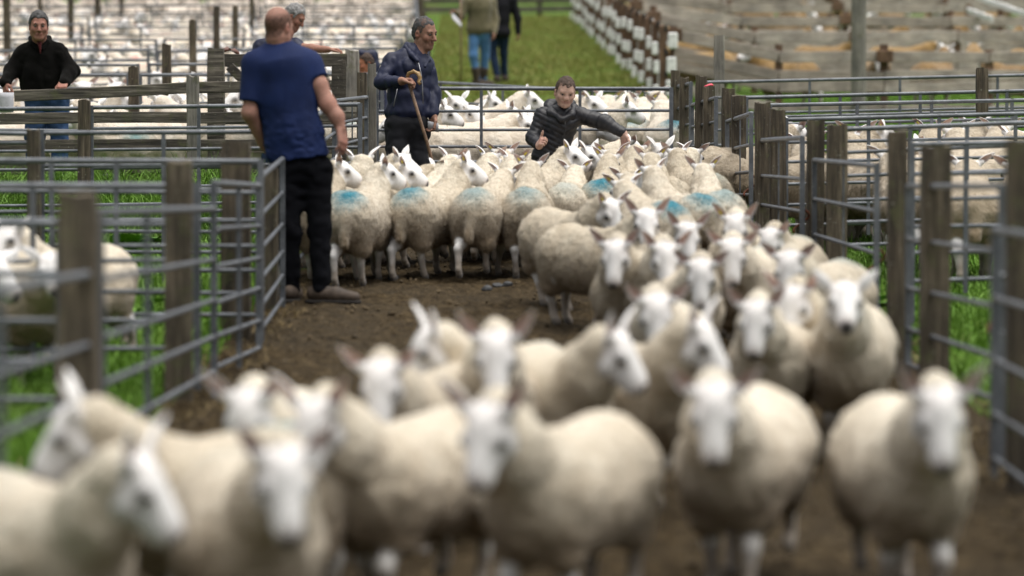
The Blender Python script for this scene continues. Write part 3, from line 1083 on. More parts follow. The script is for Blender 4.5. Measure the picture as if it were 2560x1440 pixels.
pan((1790, 245, 299), (1731, 262, 274), "galvanised gate below the pink topped post", heights=(0, 0.2, 0.38, 0.54, 0.7, 0.84), ups=(0, 1), group=RG, rod=0.5)
pan((1727, 208, 272), (1680, 220, 258), "short galvanised gate where the back gate meets the right fence", heights=(0, 0.21, 0.38, 0.55, 0.7), ups=(0, 1), group=RG, rod=0.5)
# partitions of the pens on the right
RC = "pen partitions on the right"
for i, (x0, x1, y0, y1, s0, lab) in enumerate((
        (1760, 2700, 205, 186, 258, "farthest galvanised partition rail of right pens, crossing before the wooden pens"),
        (1866, 2700, 246, 222, 290, "second farthest galvanised partition of the pens on the right"),
        (1925, 2700, 265, 246, 312, "galvanised partition just behind the ears of sheep in right pens"),
        (1965, 2700, 299, 281, 345, "galvanised partition across the faces of sheep in right pens"),
        (2110, 2700, 322, 303, 380, "galvanised partition in front of the curly sheep in right pens"),
        (2280, 2760, 362, 352, 440, "nearest galvanised partition of the right pens, beside the thick post"))):
    pan((x0, y0, s0), (x1, y1, s0 * 0.995), lab, heights=(0, 0.15 + 0.02 * (i % 2), 0.31, 0.47, 0.62, 0.77), ups=(0, 0.28, 0.52, 0.78, 1), group=RC, r=0.015)
pan((2492, 690, 600), (2780, 690, 596), "low galvanised rails behind the nearest right gate post", heights=(0, 0.12, 0.24, 0.36), ups=(0, 0.5, 1), group=RC)
# the gate across the back of the lane and the pen behind it
pan((942, 221, 284), (1678, 222, 284), "long galvanised gate across the back of the lane behind the boy", heights=(0, 0.197, 0.363, 0.51, 0.645, 0.77, 0.88), ups=(0, 0.355, 0.69, 1), name="metal_gate", cat="gate", r=0.016)
pan((1010, 201, 250), (1480, 228, 226), "slanting galvanised rails at back of the pen below the walkers", heights=(0, 0.2, 0.4, 0.58, 0.74), ups=(0, 0.18, 0.5, 1), group=RC)
pan((1480, 229, 226), (1700, 226, 226), "galvanised hurdle at the back of the pen by the white plates", heights=(0, 0.2, 0.4, 0.58, 0.74), ups=(0, 0.6, 1), group=RC)

# timber posts
LP = "timber posts on the left of the lane"; RP = "timber posts on the right of the lane"
post(198, 722, 482, 0.135, label="thick blurred timber post in the left foreground", group=LP, d=0.13)
post(447, 527, 404, 0.125, label="blurred timber post with notched top, second from the left foreground", group=LP)
post(590, 446, 356, 0.165, label="broad timber post just left of the blue polo man", group=LP, d=0.12)
post(674, 412, 420, 0.09, label="dark timber post behind the blue polo man's left leg", group=LP)
post(87, 396, 325, 0.08, label="slim grey timber post at far left of the grass pen", group=LP)
post(212, 332, 250, 0.09, label="timber post with pale lichen on its top, left of plank fence", group=LP)
post(905, 296, 182, 0.085, label="timber post with split slanting top beside the tall post", group=LP, lean=0.0)
post(931, 292, 160, 0.075, label="tall clean timber post left of the man with the stick", group=LP, mat=WOOD_POLE)
for px, s, top, w, lab in (
        (2556, 640, 350, 0.12, "blurred timber post cut by the right edge of the picture"),
        (2334, 520, 366, 0.14, "thick blurred timber post beside the nearest right hand gates"),
        (2246, 490, 326, 0.105, "dark narrow timber post left of the thick one, right of lane"),
        (2088, 392, 312, 0.13, "wide streaked timber post, third pair along the right side, right hand one"),
        (2036, 384, 300, 0.11, "timber post, third pair along the right side, left hand one"),
        (1946, 352, 275, 0.115, "greenish timber post, fourth pair along the right side, right hand one"),
        (1906, 346, 257, 0.115, "timber post, fourth pair along the right side, left hand one"),
        (1848, 316, 240, 0.115, "timber post with dark top behind the right edge of the sheep crowd"),
        (1818, 306, 222, 0.1, "timber post with white droppings on its top, right fence"),
        (1772, 292, 216, 0.1, "timber post with pink scrap lying on its top"),
        (1749, 284, 190, 0.105, "taller dark timber post next to the pink topped post"),
        (1708, 268, 194, 0.09, "timber post at corner of back gate, right hand of two"),
        (1689, 262, 178, 0.085, "timber post at corner of back gate, left hand of two"),
        (2456, 300, 172, 0.1, "lichen covered dark post standing among the right hand pens")):
    post(px, s, top, w, label=lab, group=RP)
post(1797, 250, 90, 0.1, label="tall squared timber post in front of the wooden pens", mat=WOOD_POLE, d=0.1)

# pink scrap on the post top
pp = at(1772, 214, 292)
v, f = icos(0.05, 1); v = v * (0.9, 0.8, 0.25) + 0.006 * fbm(v * 40, 2, 3)[:, None]
v[:, 2] += 0.006 * np.sin(v[:, 0] * 60)
tag(link("pink_rag", mk("pink_rag", v, f, plain_mat("pink_cloth", (0.5, 0.07, 0.1), 0.9, 0, 0.5)), loc=pp), "small crumpled pink rag lying on a post top", "rag")

# ------------------------------------------------------------------ mossy plank fence in front of the man in black
def at_rel(o, px, py, s): return at(px, py, s) - o


o0 = gp(483, 290)
pf = empty("plank_fence", o0)
tag(pf, "mossy grey plank fence the man in black leans on", "fence")
for (x0, y0, x1, y1, tl) in ((36, 241, 480, 218, 0.098), (488, 219, 820, 210, 0.1), (-90, 297, 480, 294, 0.098), (488, 294, 905, 292, 0.098), (-90, 366, 480, 362, 0.1), (488, 362, 905, 360, 0.1), (-90, 424, 480, 422, 0.09), (488, 424, 905, 420, 0.09)):
    plank("plank", pf, at_rel(o0, x0, y0, 286), at_rel(o0, x1, y1, 286), tl, 0.035, WOOD_DARK)
v, f = post_mesh(0.1, 0.09, at(483, 190, 290)[2] - o0[2] + 0.25, 77); v[:, 2] -= 0.25
link("post", mk("post", v, f, WOOD_POLE, False), pf, loc=(0.0, 0.0, 0))
for px, top in ((-60, 205), (700, 200)):
    q = gp(px, 284); v, f = post_mesh(0.1, 0.09, at(px, top, 284)[2] - q[2] + 0.2, 78 + px % 7); v[:, 2] -= 0.2
    link("post", mk("post", v, f, WOOD_POST, False), pf, loc=q - o0 + (0, 0.07, 0))

# old wooden gate behind the blue polo man
o1 = gp(541, 282)
wg = empty("wooden_gate", o1)
tag(wg, "old grey wooden gate with diagonal brace behind the blue polo man", "gate")
for px, top, w in ((541, 122, 0.15), (848, 152, 0.13)):
    q = gp(px, 282); v, f = post_mesh(w, 0.11, at(px, top, 282)[2] - q[2] + 0.1, 91 + px); v[:, 2] -= 0.1
    link("gate_post", mk("gate_post", v, f, WOOD_DARK, False), wg, loc=q - o1)
for (x0, y0, x1, y1, tl, nm) in ((545, 150, 868, 150, 0.115, "top_rail"), (545, 217, 858, 214, 0.09, "rail"), (545, 300, 858, 300, 0.09, "rail"), (545, 372, 858, 372, 0.09, "rail"), (575, 165, 700, 300, 0.085, "brace")):
    plank(nm, wg, at_rel(o1, x0, y0, 276 if nm != "brace" else 280), at_rel(o1, x1, y1, 276 if nm != "brace" else 280), tl, 0.06 if nm == "top_rail" else 0.04, WOOD_DARK)
for px, top, s, lab in ((884, 128, 262, "grey timber post behind the old wooden gate, beside navy hooded person"),):
    post(px, s, top, 0.13, label=lab, mat=WOOD_POLE)
# brown curved crook lying over the gate top
pts = [at(x, y, 272) for x, y in ((541, 158), (538, 148), (545, 137), (556, 127), (570, 122), (584, 125), (593, 131), (597, 140))]
v, f = tube(np.array(pts) - pts[0], [0.018, 0.02, 0.021, 0.022, 0.022, 0.02, 0.018, 0.015], 8)
tag(link("bent_strap", mk("bent_strap", v, f, plain_mat("brown_leather", (0.1, 0.035, 0.022), 0.45, 0, 0.3)), loc=pts[0]), "curved reddish brown strap hooped over the old wooden gate", "strap")

# ------------------------------------------------------------------ far hurdle rows of the left pens
far_rows = ((34.5, 194), (38.5, 168), (43.5, 131), (48.5, 98), (54, 66), (60, 40), (67, 16), (74, 0))
ORDN = ("nearest", "second", "third", "fourth", "fifth", "sixth", "seventh", "eighth", "ninth", "tenth", "eleventh", "twelfth", "thirteenth", "fourteenth", "fifteenth", "sixteenth", "seventeenth", "eighteenth")
names = ("first", "second", "third", "fourth", "fifth", "sixth", "seventh", "eighth")
for i, (D, ytop) in enumerate(far_rows):
    s = F / D
    xr = -1.35 - 0.018 * (D - 40)
    xl = -(1280 / s) - 1.2
    n = 2 if D < 50 else 3
    ed = np.linspace(xl, xr, n + 1)
    for j in range(n):
        a, b = (ed[j] + 0.06, D + 0.02), (ed[j + 1] - 0.06, D)
        z = [float(ground(*a)) + 1.04, float(ground(*b)) + 1.04 + random.uniform(-0.02, 0.04)]
        pos = ("left hand", "right hand") if n == 2 else ("left hand", "middle", "right hand")
        hurdle(a, b, z[0], z[1], f"galvanised hurdle, {pos[j]} one in {names[i]} row behind man in black", heights=(0, 0.13, 0.28, 0.43, 0.58, 0.74), ups=(0, 0.33, 0.66, 1), group="hurdle rows in the far left pens", r=0.016)
for i, (px, s, top, w, lab) in enumerate((
        (419, 246, 112, 0.09, "bare timber post in the left pens, nearest behind plank fence"),
        (338, 262, 168, 0.1, "short dark timber post just behind the plank fence"),
        (485, 206, 50, 0.085, "pale grey timber post rising between two hurdle rows, left pens"),
        (541, 190, 15, 0.08, "timber post right of the pale grey one in far left pens"),
        (588, 172, 14, 0.085, "timber post left of the blue polo man's head, far pens"),
        (20, 176, -6, 0.1, "dark timber post at far left edge above the man in black"),
        (178, 150, -8, 0.1, "dark timber post right of the black fleece man's head"),
        (245, 130, -10, 0.11, "dark timber post cut by the top edge, second from left man's head"),
        (303, 120, -10, 0.1, "dark timber post cut by the top edge, third from left man's head"),
        (632, 140, -20, 0.09, "timber post at top edge touching the blue polo man's head"),
        (101, 128, -14, 0.09, "timber post directly above the head of the man in black"))):
    p = gp(px, s)
    post(xy=(p[0], p[1]), h=max(0.9, at(px, top, s)[2] - p[2]), w=w, label=lab, group="posts in the far left pens")
# edge-on hurdles and posts along the left of the grass walk
ed = [(-1.0, 37.0), (-1.15, 43.0), (-1.35, 50), (-1.6, 58), (-1.9, 68), (-2.3, 80), (-2.8, 95)]
for i in range(len(ed) - 1):
    a, b = ed[i], ed[i + 1]
    hurdle(a, b, float(ground(*a)) + 1.08, float(ground(*b)) + 1.08, f"edge-on galvanised hurdle, number {names[i]} away along left of grass walk", heights=(0, 0.13, 0.28, 0.43, 0.58, 0.74), ups=(0, 0.33, 0.66, 1), group="hurdles beside the grass walk")
    post(xy=(a[0] + 0.08, a[1] - 0.1), h=1.2, w=0.11, label=f"timber post, {names[i]} away along the left of the grass walk", group="posts beside the grass walk")

# ------------------------------------------------------------------ wooden pens on the right slope
def board_fence(D, x0, x1, rows, label, bays, tall=0.18, gap=True, h=1.05):
    o = np.array([x0, D, float(ground(x0, D))])
    root = empty("board_fence", o)
    tag(root, label, "fence", "board fences of the wooden pens")
    xs = np.linspace(x0, x1, bays + 1)
    for i in range(bays):
        for zc in rows:
            a = np.array([xs[i] + 0.01, D - 0.06, float(ground(xs[i], D)) + zc]) - o
            b = np.array([xs[i + 1] - 0.01, D - 0.06, float(ground(xs[i + 1], D)) + zc + random.uniform(-0.02, 0.02)]) - o
            plank("plank", root, a, b, tall * random.uniform(0.93, 1.05), 0.04, WOOD_TAN)
    for i, x in enumerate(xs):
        hh = h + random.uniform(0.0, 0.1)
        v, f = post_mesh(0.12, 0.12, hh + 0.2, int(D * 10 + i)); v[:, 2] -= 0.2
        link("post", mk("post", v, f, WOOD_REDPOST, False), root, loc=np.array([x, D + 0.02, float(ground(x, D))]) - o)
        if i % 2 == 0:
            vv, ff = box_arrays(0.26, 0.07, 0.19, 0.008)
            link("post_cap", mk("post_cap", vv, ff, WOOD_REDPOST, False), root, loc=np.array([x, D - 0.12, float(ground(x, D)) + h - 0.1]) - o)
    return root


XR = lambda D: 1280 / (F / D) + 0.6
board_fence(54, 2.55, XR(54) + 0.5, (0.08, 0.44, 0.62, 0.915), "nearest board fence of the wooden pens behind the pole", 4, 0.17, h=1.02)
board_fence(60.5, 2.5, XR(60.5), (0.18, 0.48, 1.0), "second board fence of the wooden pens, golden sheep in front", 4, 0.2, h=1.12)
board_fence(67.5, 2.45, XR(67.5), (0.18, 0.5, 1.02), "third board fence up the wooden pens", 4, 0.2, h=1.15)
board_fence(74.5, 2.4, XR(74.5), (0.18, 0.5, 1.05), "fourth board fence up the wooden pens", 4, 0.2, h=1.18)
board_fence(82, 2.35, XR(82), (0.18, 0.5, 1.05), "fifth board fence up the wooden pens, along top edge", 4, 0.2, h=1.18)
board_fence(90, 2.3, XR(90), (0.2, 0.48, 0.74, 0.96), "topmost board fence of the wooden pens", 4, 0.2)
# alley fence with white plates, running up the edge of the grass walk
Ds = list(np.arange(52.5, 69, 2.2)) + list(np.arange(70, 96, 3.2))
for i, D in enumerate(Ds):
    x = 2.32 - 0.012 * (D - 52)
    g0 = float(ground(x, D))
    if i % 1 == 0:
        root = empty("plated_post", (x, D, g0))
        tag(root, f"brown post with white plates, {ORDN[i]} up the edge of the grass walk", "post", "white plated posts beside the grass walk")
        v, f = post_mesh(0.11, 0.11, 1.3, 300 + i); v[:, 2] -= 0.2
        link("post", mk("post", v, f, WOOD_REDPOST, False), root)
        for zz in (0.18, 0.52, 0.88):
            vv, ff = box_arrays(0.15, 0.08, 0.25, 0.02)
            link("white_plate", mk("white_plate", vv, ff, WHITE_PAINT, False), root, loc=(0.13 + random.uniform(-0.02, 0.02), -0.11, zz + random.uniform(-0.05, 0.05)))
            vv, ff = box_arrays(0.05, 0.05, 0.09, 0.008)
            link("hinge", mk("hinge", vv, ff, BLACK_RUBBER, False), root, loc=(0.05, -0.08, zz + 0.19))
            vv, ff = box_arrays(0.09, 0.06, 0.2, 0.015)
            link("white_plate", mk("white_plate", vv, ff, WHITE_PAINT, False), root, loc=(-0.11 + random.uniform(-0.02, 0.02), -0.1, zz - 0.08 + random.uniform(-0.05, 0.05)))
    if i < len(Ds) - 1:
        x2 = 2.32 - 0.012 * (Ds[i + 1] - 52)
        for zz in ():
            pass
of = empty("rail_fence", (2.36, Ds[0], float(ground(2.36, Ds[0]))))
tag(of, "brown rail fence linking the white plated posts", "fence")
for zz in (0.3, 0.66, 1.0):
    for i in range(0, len(Ds) - 1):
        a = np.array([2.4 - 0.012 * (Ds[i] - 52), Ds[i] + 0.1, float(ground(2.3, Ds[i])) + zz]); b = np.array([2.4 - 0.012 * (Ds[i + 1] - 52), Ds[i + 1] - 0.1, float(ground(2.3, Ds[i + 1])) + zz])
        o = np.array(of.location)
        plank("rail", of, a - o, b - o, 0.12, 0.04, WOOD_REDPOST)
# dark fence across the head of the walk
o = np.array([-0.3, 99.0, float(ground(0, 99))])
df = empty("dark_fence", o); tag(df, "dark brown plank fence across the top of the grass walk", "fence")
for zz in (0.15, 0.4, 0.65, 0.9):
    plank("plank", df, (-2.5, 0, zz), (3.0, 0, zz + 0.03), 0.16, 0.05, WOOD_DARK)
for x in (-2.3, -0.6, 1.1, 2.8):
    v, f = post_mesh(0.14, 0.14, 1.4, int(400 + x * 10)); v[:, 2] -= 0.2
    link("post", mk("post", v, f, WOOD_DARK, False), df, loc=(x, 0.12, 0))
# white rails climbing at the upper right corner
o = np.array(gp(2380, 112))
wr = empty("white_rails", o); tag(wr, "white painted sloping rails in the upper right corner", "railing")
for (x0, y0, x1, y1) in ((2440, -8, 2640, 62), (2520, 64, 2650, 108), (2420, 26, 2480, 48)):
    plank("rail", wr, at(x0, y0, 120) - o, at(x1, y1, 135) - o, 0.11, 0.05, WHITE_PAINT)
for px, s in ((2500, 124), (2420, 118)):
    q = gp(px, s); v, f = post_mesh(0.11, 0.11, 1.2, 500 + px); link("post", mk("post", v, f, WOOD_REDPOST, False), wr, loc=q - o)
# round pole
q = gp(2146, 170)
th = np.linspace(0, 2 * math.pi, 20, endpoint=False)
zs = np.linspace(-0.3, 7.0, 26)
V = np.concatenate([np.c_[0.112 * (1 - 0.015 * z) * np.cos(th) * (1 + 0.02 * np.sin(3 * th)), 0.112 * (1 - 0.015 * z) * np.sin(th), np.full(20, z)] for z in zs])
Qd = [(i * 20 + j, i * 20 + (j + 1) % 20, (i + 1) * 20 + (j + 1) % 20, (i + 1) * 20 + j) for i in range(25) for j in range(20)]
tag(link("timber_pole", mk("timber_pole", V, [np.array(Qd), np.array([[25 * 20 + j for j in range(20)]])], WOOD_POLE), loc=q), "tall round grey timber pole in front of the wooden pens", "pole")

# ------------------------------------------------------------------ the flock in the lane
G1 = "sheep walking down the lane towards the camera"
front = (
    # key, x, y, heading, mirror, scale, dye, tag, label
    ("walk", 2345, 962, 4, False, 1.04, 0.0, 0, "blurred sheep facing the camera, rightmost in the front row"),
    ("walk2", 1785, 950, -14, False, 1.04, 0.0, 0, "plump blurred sheep facing the camera, second from right in front row"),
    ("walk", 1228, 1000, -24, True, 1.04, 0.0, 0, "blurred sheep with long white face, centre of the front row"),
    ("walk", 705, 1108, 14, False, 1.04, 0.15, 0, "lowest blurred sheep facing the camera with brown inner ears, left of centre"),
    ("walkL", 330, 1130, 32, False, 1.04, 0.35, 0, "blurred sheep with head turned to the right, lower left corner"),
    ("walkL", 205, 1005, -40, True, 1.04, 1.0, 0, "blurred sheep looking left with one ear stuck out, left edge"),
    ("walk2", 625, 962, -6, True, 1.0, 0.0, 0, "blurred sheep with upright white ear behind the lowest sheep"),
    ("walk", 800, 985, -28, False, 1.0, 0.0, 0, "blurred sheep with brown right ear, body side-on left of centre"),
    ("walk2", 955, 890, -18, False, 0.98, 0.0, 0, "blurred sheep with one white ear raised, behind front row left of centre"),
    ("walkL", 1085, 812, -28, True, 0.98, 0.2, 0, "blurred sheep turning its face beside the one heading the group"),
    ("walk", 1238, 822, 2, False, 1.03, 0.0, 0, "blurred sheep facing the camera at the head of the group, mid lane"),
    ("walkL", 1530, 822, 24, False, 1.0, 0.0, 0, "blurred sheep with face turned right, just right of centre"),
    ("walkL", 1738, 795, 22, False, 1.0, 0.0, 0, "blurred sheep with dark muzzle and spread ears, right of centre"),
    ("walk2", 1640, 728, -8, False, 1.0, 0.35, 0, "sheep with lowered white head pressed among the queue, mid right"),
    ("walk", 1540, 606, -10, False, 0.98, 0.0, 0, "sheep with wide flat ears walking in, left of the incoming queue"),
    ("walk", 1662, 612, 6, True, 0.98, 0.0, 0, "sheep with straight white face in middle of the incoming queue"),
    ("walkL", 1615, 530, 38, True, 0.97, 0.0, 0, "sheep near the turning flock with narrow white face looking down"),
    ("walk", 1838, 540, -6, False, 0.97, 0.2, -1, "sheep with spread ears and yellow tag beside the right hand gates"),
    ("walk2", 1832, 602, -16, False, 0.98, 0.4, 0, "sheep with drooping head, second from the gates in the incoming queue"),
    ("walk2", 1975, 634, -24, False, 0.98, 0.5, 0, "sheep with spread pink ears and blue mark near the right posts"),
    ("walk", 1988, 706, -22, True, 0.98, 0.0, 0, "sheep with bowed white head below the blue marked one by right posts"),
    ("up", 2112, 706, -8, False, 1.02, 0.0, 0, "upright sheep with pricked ears beside the thick right hand post"),
    ("walk2", 1752, 640, 8, True, 0.96, 0.0, 0, "sheep mostly hidden in the thick of the incoming queue"),
    ("walk", 1892, 742, -12, False, 0.97, 0.0, 0, "sheep squeezed behind the plump one, in from the right gates"),
    ("walk", 1716, 560, 10, True, 0.95, 0.0, 0, "sheep pushing in just below the brightest blue rump"),
    ("walk2", 1930, 575, -14, True, 0.95, 0.3, 0, "sheep hugging the right hand gates behind the blue marked one"),
    ("walk2", 1520, 502, 26, False, 0.98, 0.0, -1, "sheep turning round at the edge of the blue marked flock"),
)
for key, x, y, hd, mi, sc, dye, tg, lab in front:
    aim_sheep(key, "poll", x, y + (y + 44) * (0.03 if y < 640 else 0.05), hd, None, sc * (0.89 if y < 760 else 0.9), mi, wy=0.87, label=lab, group=G1, dye=dye, tagside=tg, fleece=(y < 640))

G2 = "sheep crowded round the boy and the man with the stick"
away = (
    # key, x, y(rump), s, heading, mirror, scale, dye, tag, label
    ("upL", 874, 478, 382, 168, True, 0.96, 1.0, -1, "sheep with vivid blue rump beside the blue polo man, head turned right"),
    ("upL", 1026, 462, 374, 154, True, 0.96, 0.9, 1, "sheep with blue rump second from left, walking off to the right"),
    ("low", 1186, 458, 374, 166, False, 0.96, 0.6, 0, "sheep seen from behind with long tail, third in rear row"),
    ("up", 1315, 460, 373, 177, False, 0.96, 0.6, 1, "sheep seen squarely from behind, fourth in the rear row"),
    ("low", 1412, 462, 360, 174, True, 0.93, 0.35, 1, "sheep with faint blue spot seen from behind below the boy"),
    ("up", 1502, 445, 358, 174, True, 0.96, 1.0, -1, "sheep with wide blue band across its rump, right of the boy"),
    ("low", 1674, 480, 402, 198, False, 0.98, 1.0, 1, "sheep with brightest blue rump in front of the right hand group"),
    ("up", 1756, 462, 388, 203, False, 0.98, 0.9, 0, "sheep with blue rump second from the right hand gates"),
    ("up", 1808, 484, 378, 187, True, 0.96, 0.6, 1, "sheep with blue flank nearest the right hand gates, facing away"),
    ("low", 1590, 455, 376, 182, True, 0.93, 0.5, 1, "small sheep wedged behind the brightest blue rump, yellow tag"),
)
for key, x, y, s, hd, mi, sc, dye, tg, lab in away:
    aim_sheep(key, "rump", x, y, hd, s, sc * 0.93, mi, label=lab, group=G2, dye=dye, tagside=tg, wy=0.83)
crowd = (
    # key, x, y(poll), heading, mirror, scale, dye, tag, label
    ("upL", 846, 420, 165, True, 0.95, 0.5, 0, "sheep half hidden behind the blue polo man's hip"),
    ("upL", 902, 404, 130, False, 0.95, 0.6, 0, "sheep with long ear stuck out below the blue polo man's hand"),
    ("upL", 1000, 402, 140, True, 0.95, 0.6, -1, "sheep with tagged ear in front of the stick man's knees"),
    ("upL", 1012, 425, 150, True, 0.93, 0.7, 1, "sheep with pink inner ear below the stick man, facing right"),
    ("up", 1130, 404, 150, True, 0.95, 0.9, 0, "sheep with orange inner ear right of the stick's tip"),
    ("up", 1256, 388, 178, False, 0.95, 0.0, 1, "sheep with tagged ears left of the boy, seen from behind"),
    ("up", 1226, 398, 160, True, 0.93, 0.3, -1, "sheep with tag low on its left ear, left of the boy"),
    ("up", 1284, 404, 165, True, 0.93, 0.0, 1, "sheep with large pink ear directly below the boy's fist"),
    ("upL", 1425, 383, 140, True, 0.96, 0.5, 1, "sheep with face in profile just right of the boy's waist"),
    ("upL", 1470, 384, 130, True, 0.94, 0.4, 0, "white faced sheep looking right under the boy's sleeve"),
    ("up", 1530, 390, 182, False, 0.95, 0.0, 2, "sheep with two yellow tags below the boy's sleeve"),
    ("up", 1590, 378, 172, True, 0.94, 0.0, -1, "sheep just behind and right of the twin tagged one"),
    ("low", 1572, 362, 110, False, 0.94, 0.0, 0, "clean white sheep under the boy's outstretched hand"),
    ("up", 1628, 398, 188, True, 0.94, 0.0, 1, "sheep with tag hanging from ear, fourth from right gates"),
    ("up", 1692, 386, 196, False, 0.94, 0.4, 0, "sheep with broad white ears by the right hand posts"),
    ("low", 1730, 385, 150, True, 0.94, 0.0, 0, "sheep with curly back nearest the short back corner gate"),
    ("upL", 1650, 374, 110, True, 0.94, 0.0, 0, "sheep looking right in the back row near the corner posts"),
    ("low", 1085, 428, 120, False, 0.93, 0.3, 0, "damp curly backed sheep at the tip of the stick"),
)
for key, x, y, hd, mi, sc, dye, tg, lab in crowd:
    aim_sheep(key, "poll", x, y + 4, hd, None, sc * 0.94, mi, label=lab, group=G2, dye=dye, tagside=tg, wy=0.88)

# ------------------------------------------------------------------ pen behind the back gate
G3 = "sheep in the pen behind the back gate"
pen = (
    ("low", 1310, 266, 268, 86, False, 1.0, 0.7, 0, "sheep standing side-on behind the back gate, left of the boy"),
    ("low", 1302, 290, 276, 84, False, 1.0, 0.5, 0, "long sheep in profile close against the back gate"),
    ("upL", 1140, 258, 256, 110, True, 1.0, 0.0, -1, "sheep with tagged ear looking right beside the stick man"),
    ("up", 1105, 280, 270, 80, False, 1.0, 0.6, 0, "sheep whose nose touches the stick man's jacket"),
    ("up", 1315, 250, 248, 85, False, 1.04, 0.0, 0, "tallest sheep behind the back gate, back arched above rails"),
    ("upL", 1180, 292, 266, 100, True, 0.95, 0.0, 0, "small faced sheep low behind the back gate"),
    ("up", 1270, 282, 262, 96, False, 0.95, 0.0, 0, "sheep with pink ears up left of the boy's shoulder"),
    ("low", 1500, 318, 280, 82, False, 1.0, 0.0, 0, "brownish sheep side-on behind the boy's arm"),
    ("up", 1560, 276, 262, 88, False, 1.0, 0.6, 0, "sheep in profile with dark eye just right of the boy"),
    ("upL", 1480, 266, 252, 120, True, 0.98, 0.0, 1, "sheep facing right just above the boy's sleeve"),
    ("up", 1610, 262, 250, 170, True, 0.98, 0.9, 1, "sheep with blue rump at right end of back gate"),
    ("up", 1655, 268, 256, 186, False, 0.98, 0.9, 0, "sheep seen from behind by the corner posts, blue rump"),
    ("up", 1520, 258, 242, 160, False, 0.96, 0.0, -1, "sheep with ears up in the middle of the back pen"),
    ("upL", 1440, 268, 246, 60, False, 0.96, 0.0, 0, "sheep peeping over the boy's left shoulder"),
    ("up", 1575, 250, 238, 140, True, 0.96, 0.0, -1, "sheep with yellow tag at the rear of back pen"),
    ("up", 1640, 248, 234, 200, False, 0.96, 0.0, 1, "rearmost sheep by the right corner of the back pen"),
    ("up", 1225, 274, 240, 70, False, 0.94, 0.0, 0, "sheep half hidden behind the arched back in rear pen"),
    ("low", 985, 300, 280, 270, False, 1.0, 0.0, 0, "sheep showing between the tall post and the stick man"),
)
for key, x, y, s, hd, mi, sc, dye, tg, lab in pen:
    aim_sheep(key, "poll", x, y, hd, s, sc, mi, label=lab, group=G3, dye=dye, clean=0.5, tagside=tg, fleece=False)

# ------------------------------------------------------------------ sheep in the pens on the right
G4 = "sheep in the pens on the right"
rp = (
    ("up", 2140, 312, 318, 170, False, 1.0, 0.0, 1, "sheep with tall ears behind the third post pair on right"),
    ("upL", 2200, 318, 322, 150, True, 1.0, 0.0, 1, "sheep with tagged ear between the third and second post pairs"),
    ("low", 2290, 330, 330, 100, False, 1.0, 0.0, 0, "curly sheep facing right, middle of right pens"),
    ("up", 2120, 350, 330, 200, False, 1.0, 0.0, 0, "curly sheep from behind close to the third post pair"),
    ("up", 2330, 308, 312, 170, True, 1.0, 0.0, -1, "sheep with ears above the rail right of the thick post"),
    ("up", 2390, 318, 318, 190, False, 1.0, 0.0, 1, "sheep with pink ear at centre right, head above rail"),
    ("upL", 2440, 312, 310, 120, False, 1.0, 0.0, -1, "sheep looking left in the right hand pens"),
    ("up", 2500, 314, 312, 160, False, 1.0, 0.0, 1, "sheep with tagged ear near the right edge, above rails"),
    ("upL", 2540, 330, 330, 100, False, 1.0, 0.0, 0, "sheep cut by the right edge of the picture in right pens"),
    ("low", 2230, 366, 352, 190, False, 1.0, 0.0, 0, "deep fleeced sheep between posts, standing on the grass"),
    ("low", 2420, 378, 368, 175, False, 1.0, 0.0, 0, "clipped sheep with small green mark, rump to camera, right pens"),
    ("low", 2545, 388, 372, 185, True, 1.0, 0.0, 0, "sheep with rump to camera at the right edge"),
    ("low", 2010, 350, 322, 186, False, 1.0, 0.0, 0, "sheep glimpsed between the fourth and third post pairs"),
    ("up", 1985, 330, 312, 120, True, 1.0, 0.0, 0, "white faced sheep behind the greenish post"),
)
for key, x, y, s, hd, mi, sc, dye, tg, lab in rp:
    aim_sheep(key, "poll", x, y, hd, s, sc, mi, label=lab, group=G4, dye=dye, tagside=tg, soil=0.6, fleece=(x < 2330))

G5 = "sheep in the grass pen on the left"
lp = (
    ("up", 30, 576, 486, 328, True, 1.0, 0.0, 0, "sheep with raised ear and dark collar at the left edge"),
    ("low", 130, 640, 520, 20, False, 1.0, 0.0, 0, "sheep with lowered head facing the camera in left grass pen"),
    ("low", 20, 612, 490, 326, False, 0.9, 0.0, 0, "sheep side-on behind the thick blurred left post"),
    ("low", -20, 640, 530, 60, False, 1.0, 0.0, 0, "sheep cut by the left edge of the picture in grass pen"),
)
for key, x, y, s, hd, mi, sc, dye, tg, lab in lp:
    aim_sheep(key, "poll", x, y, hd, s, sc * 0.88, mi, label=lab, group=G5, dye=dye, tagside=tg, fleece=False)

# sheep right behind the plank fence
G6 = "sheep standing behind the plank fence"
qp = (
    ("low", 20, 318, 262, 268, False, 1.0, 0.0, 0.0, "sheep at far left behind the man in black's legs"),
    ("upL", 196, 318, 264, 282, True, 1.02, 0.6, 0.0, "sheep facing left with blue mark behind plank fence"),
    ("low", 180, 344, 268, 275, False, 1.0, 0.0, 0.6, "sheep with face showing under the middle plank"),
    ("low", 560, 330, 266, 95, False, 1.0, 0.0, 0.5, "sheep side-on behind the plank fence post"),
    ("farside", 470, 270, 258, 160, False, 1.0, 0.0, 0.0, "sheep with brown ear above the middle plank, left one"),
    ("farside", 395, 262, 254, 150, True, 1.0, 0.0, 0.0, "sheep with brown ear above the middle plank, right one"),
    ("farup", 300, 258, 252, 80, False, 1.0, 0.0, 0.0, "sheep with dark eye seen below the top plank"),
    ("farup", 600, 266, 254, 200, False, 1.0, 0.0, 0.0, "sheep seen through the old wooden gate"),
)
for key, x, y, s, hd, mi, sc, dye, fl, lab in qp:
    aim_sheep(key, "poll", x, y, hd, s, sc, mi, label=lab, group=G6, dye=dye, flank=fl, clean=0.6, fleece=False)

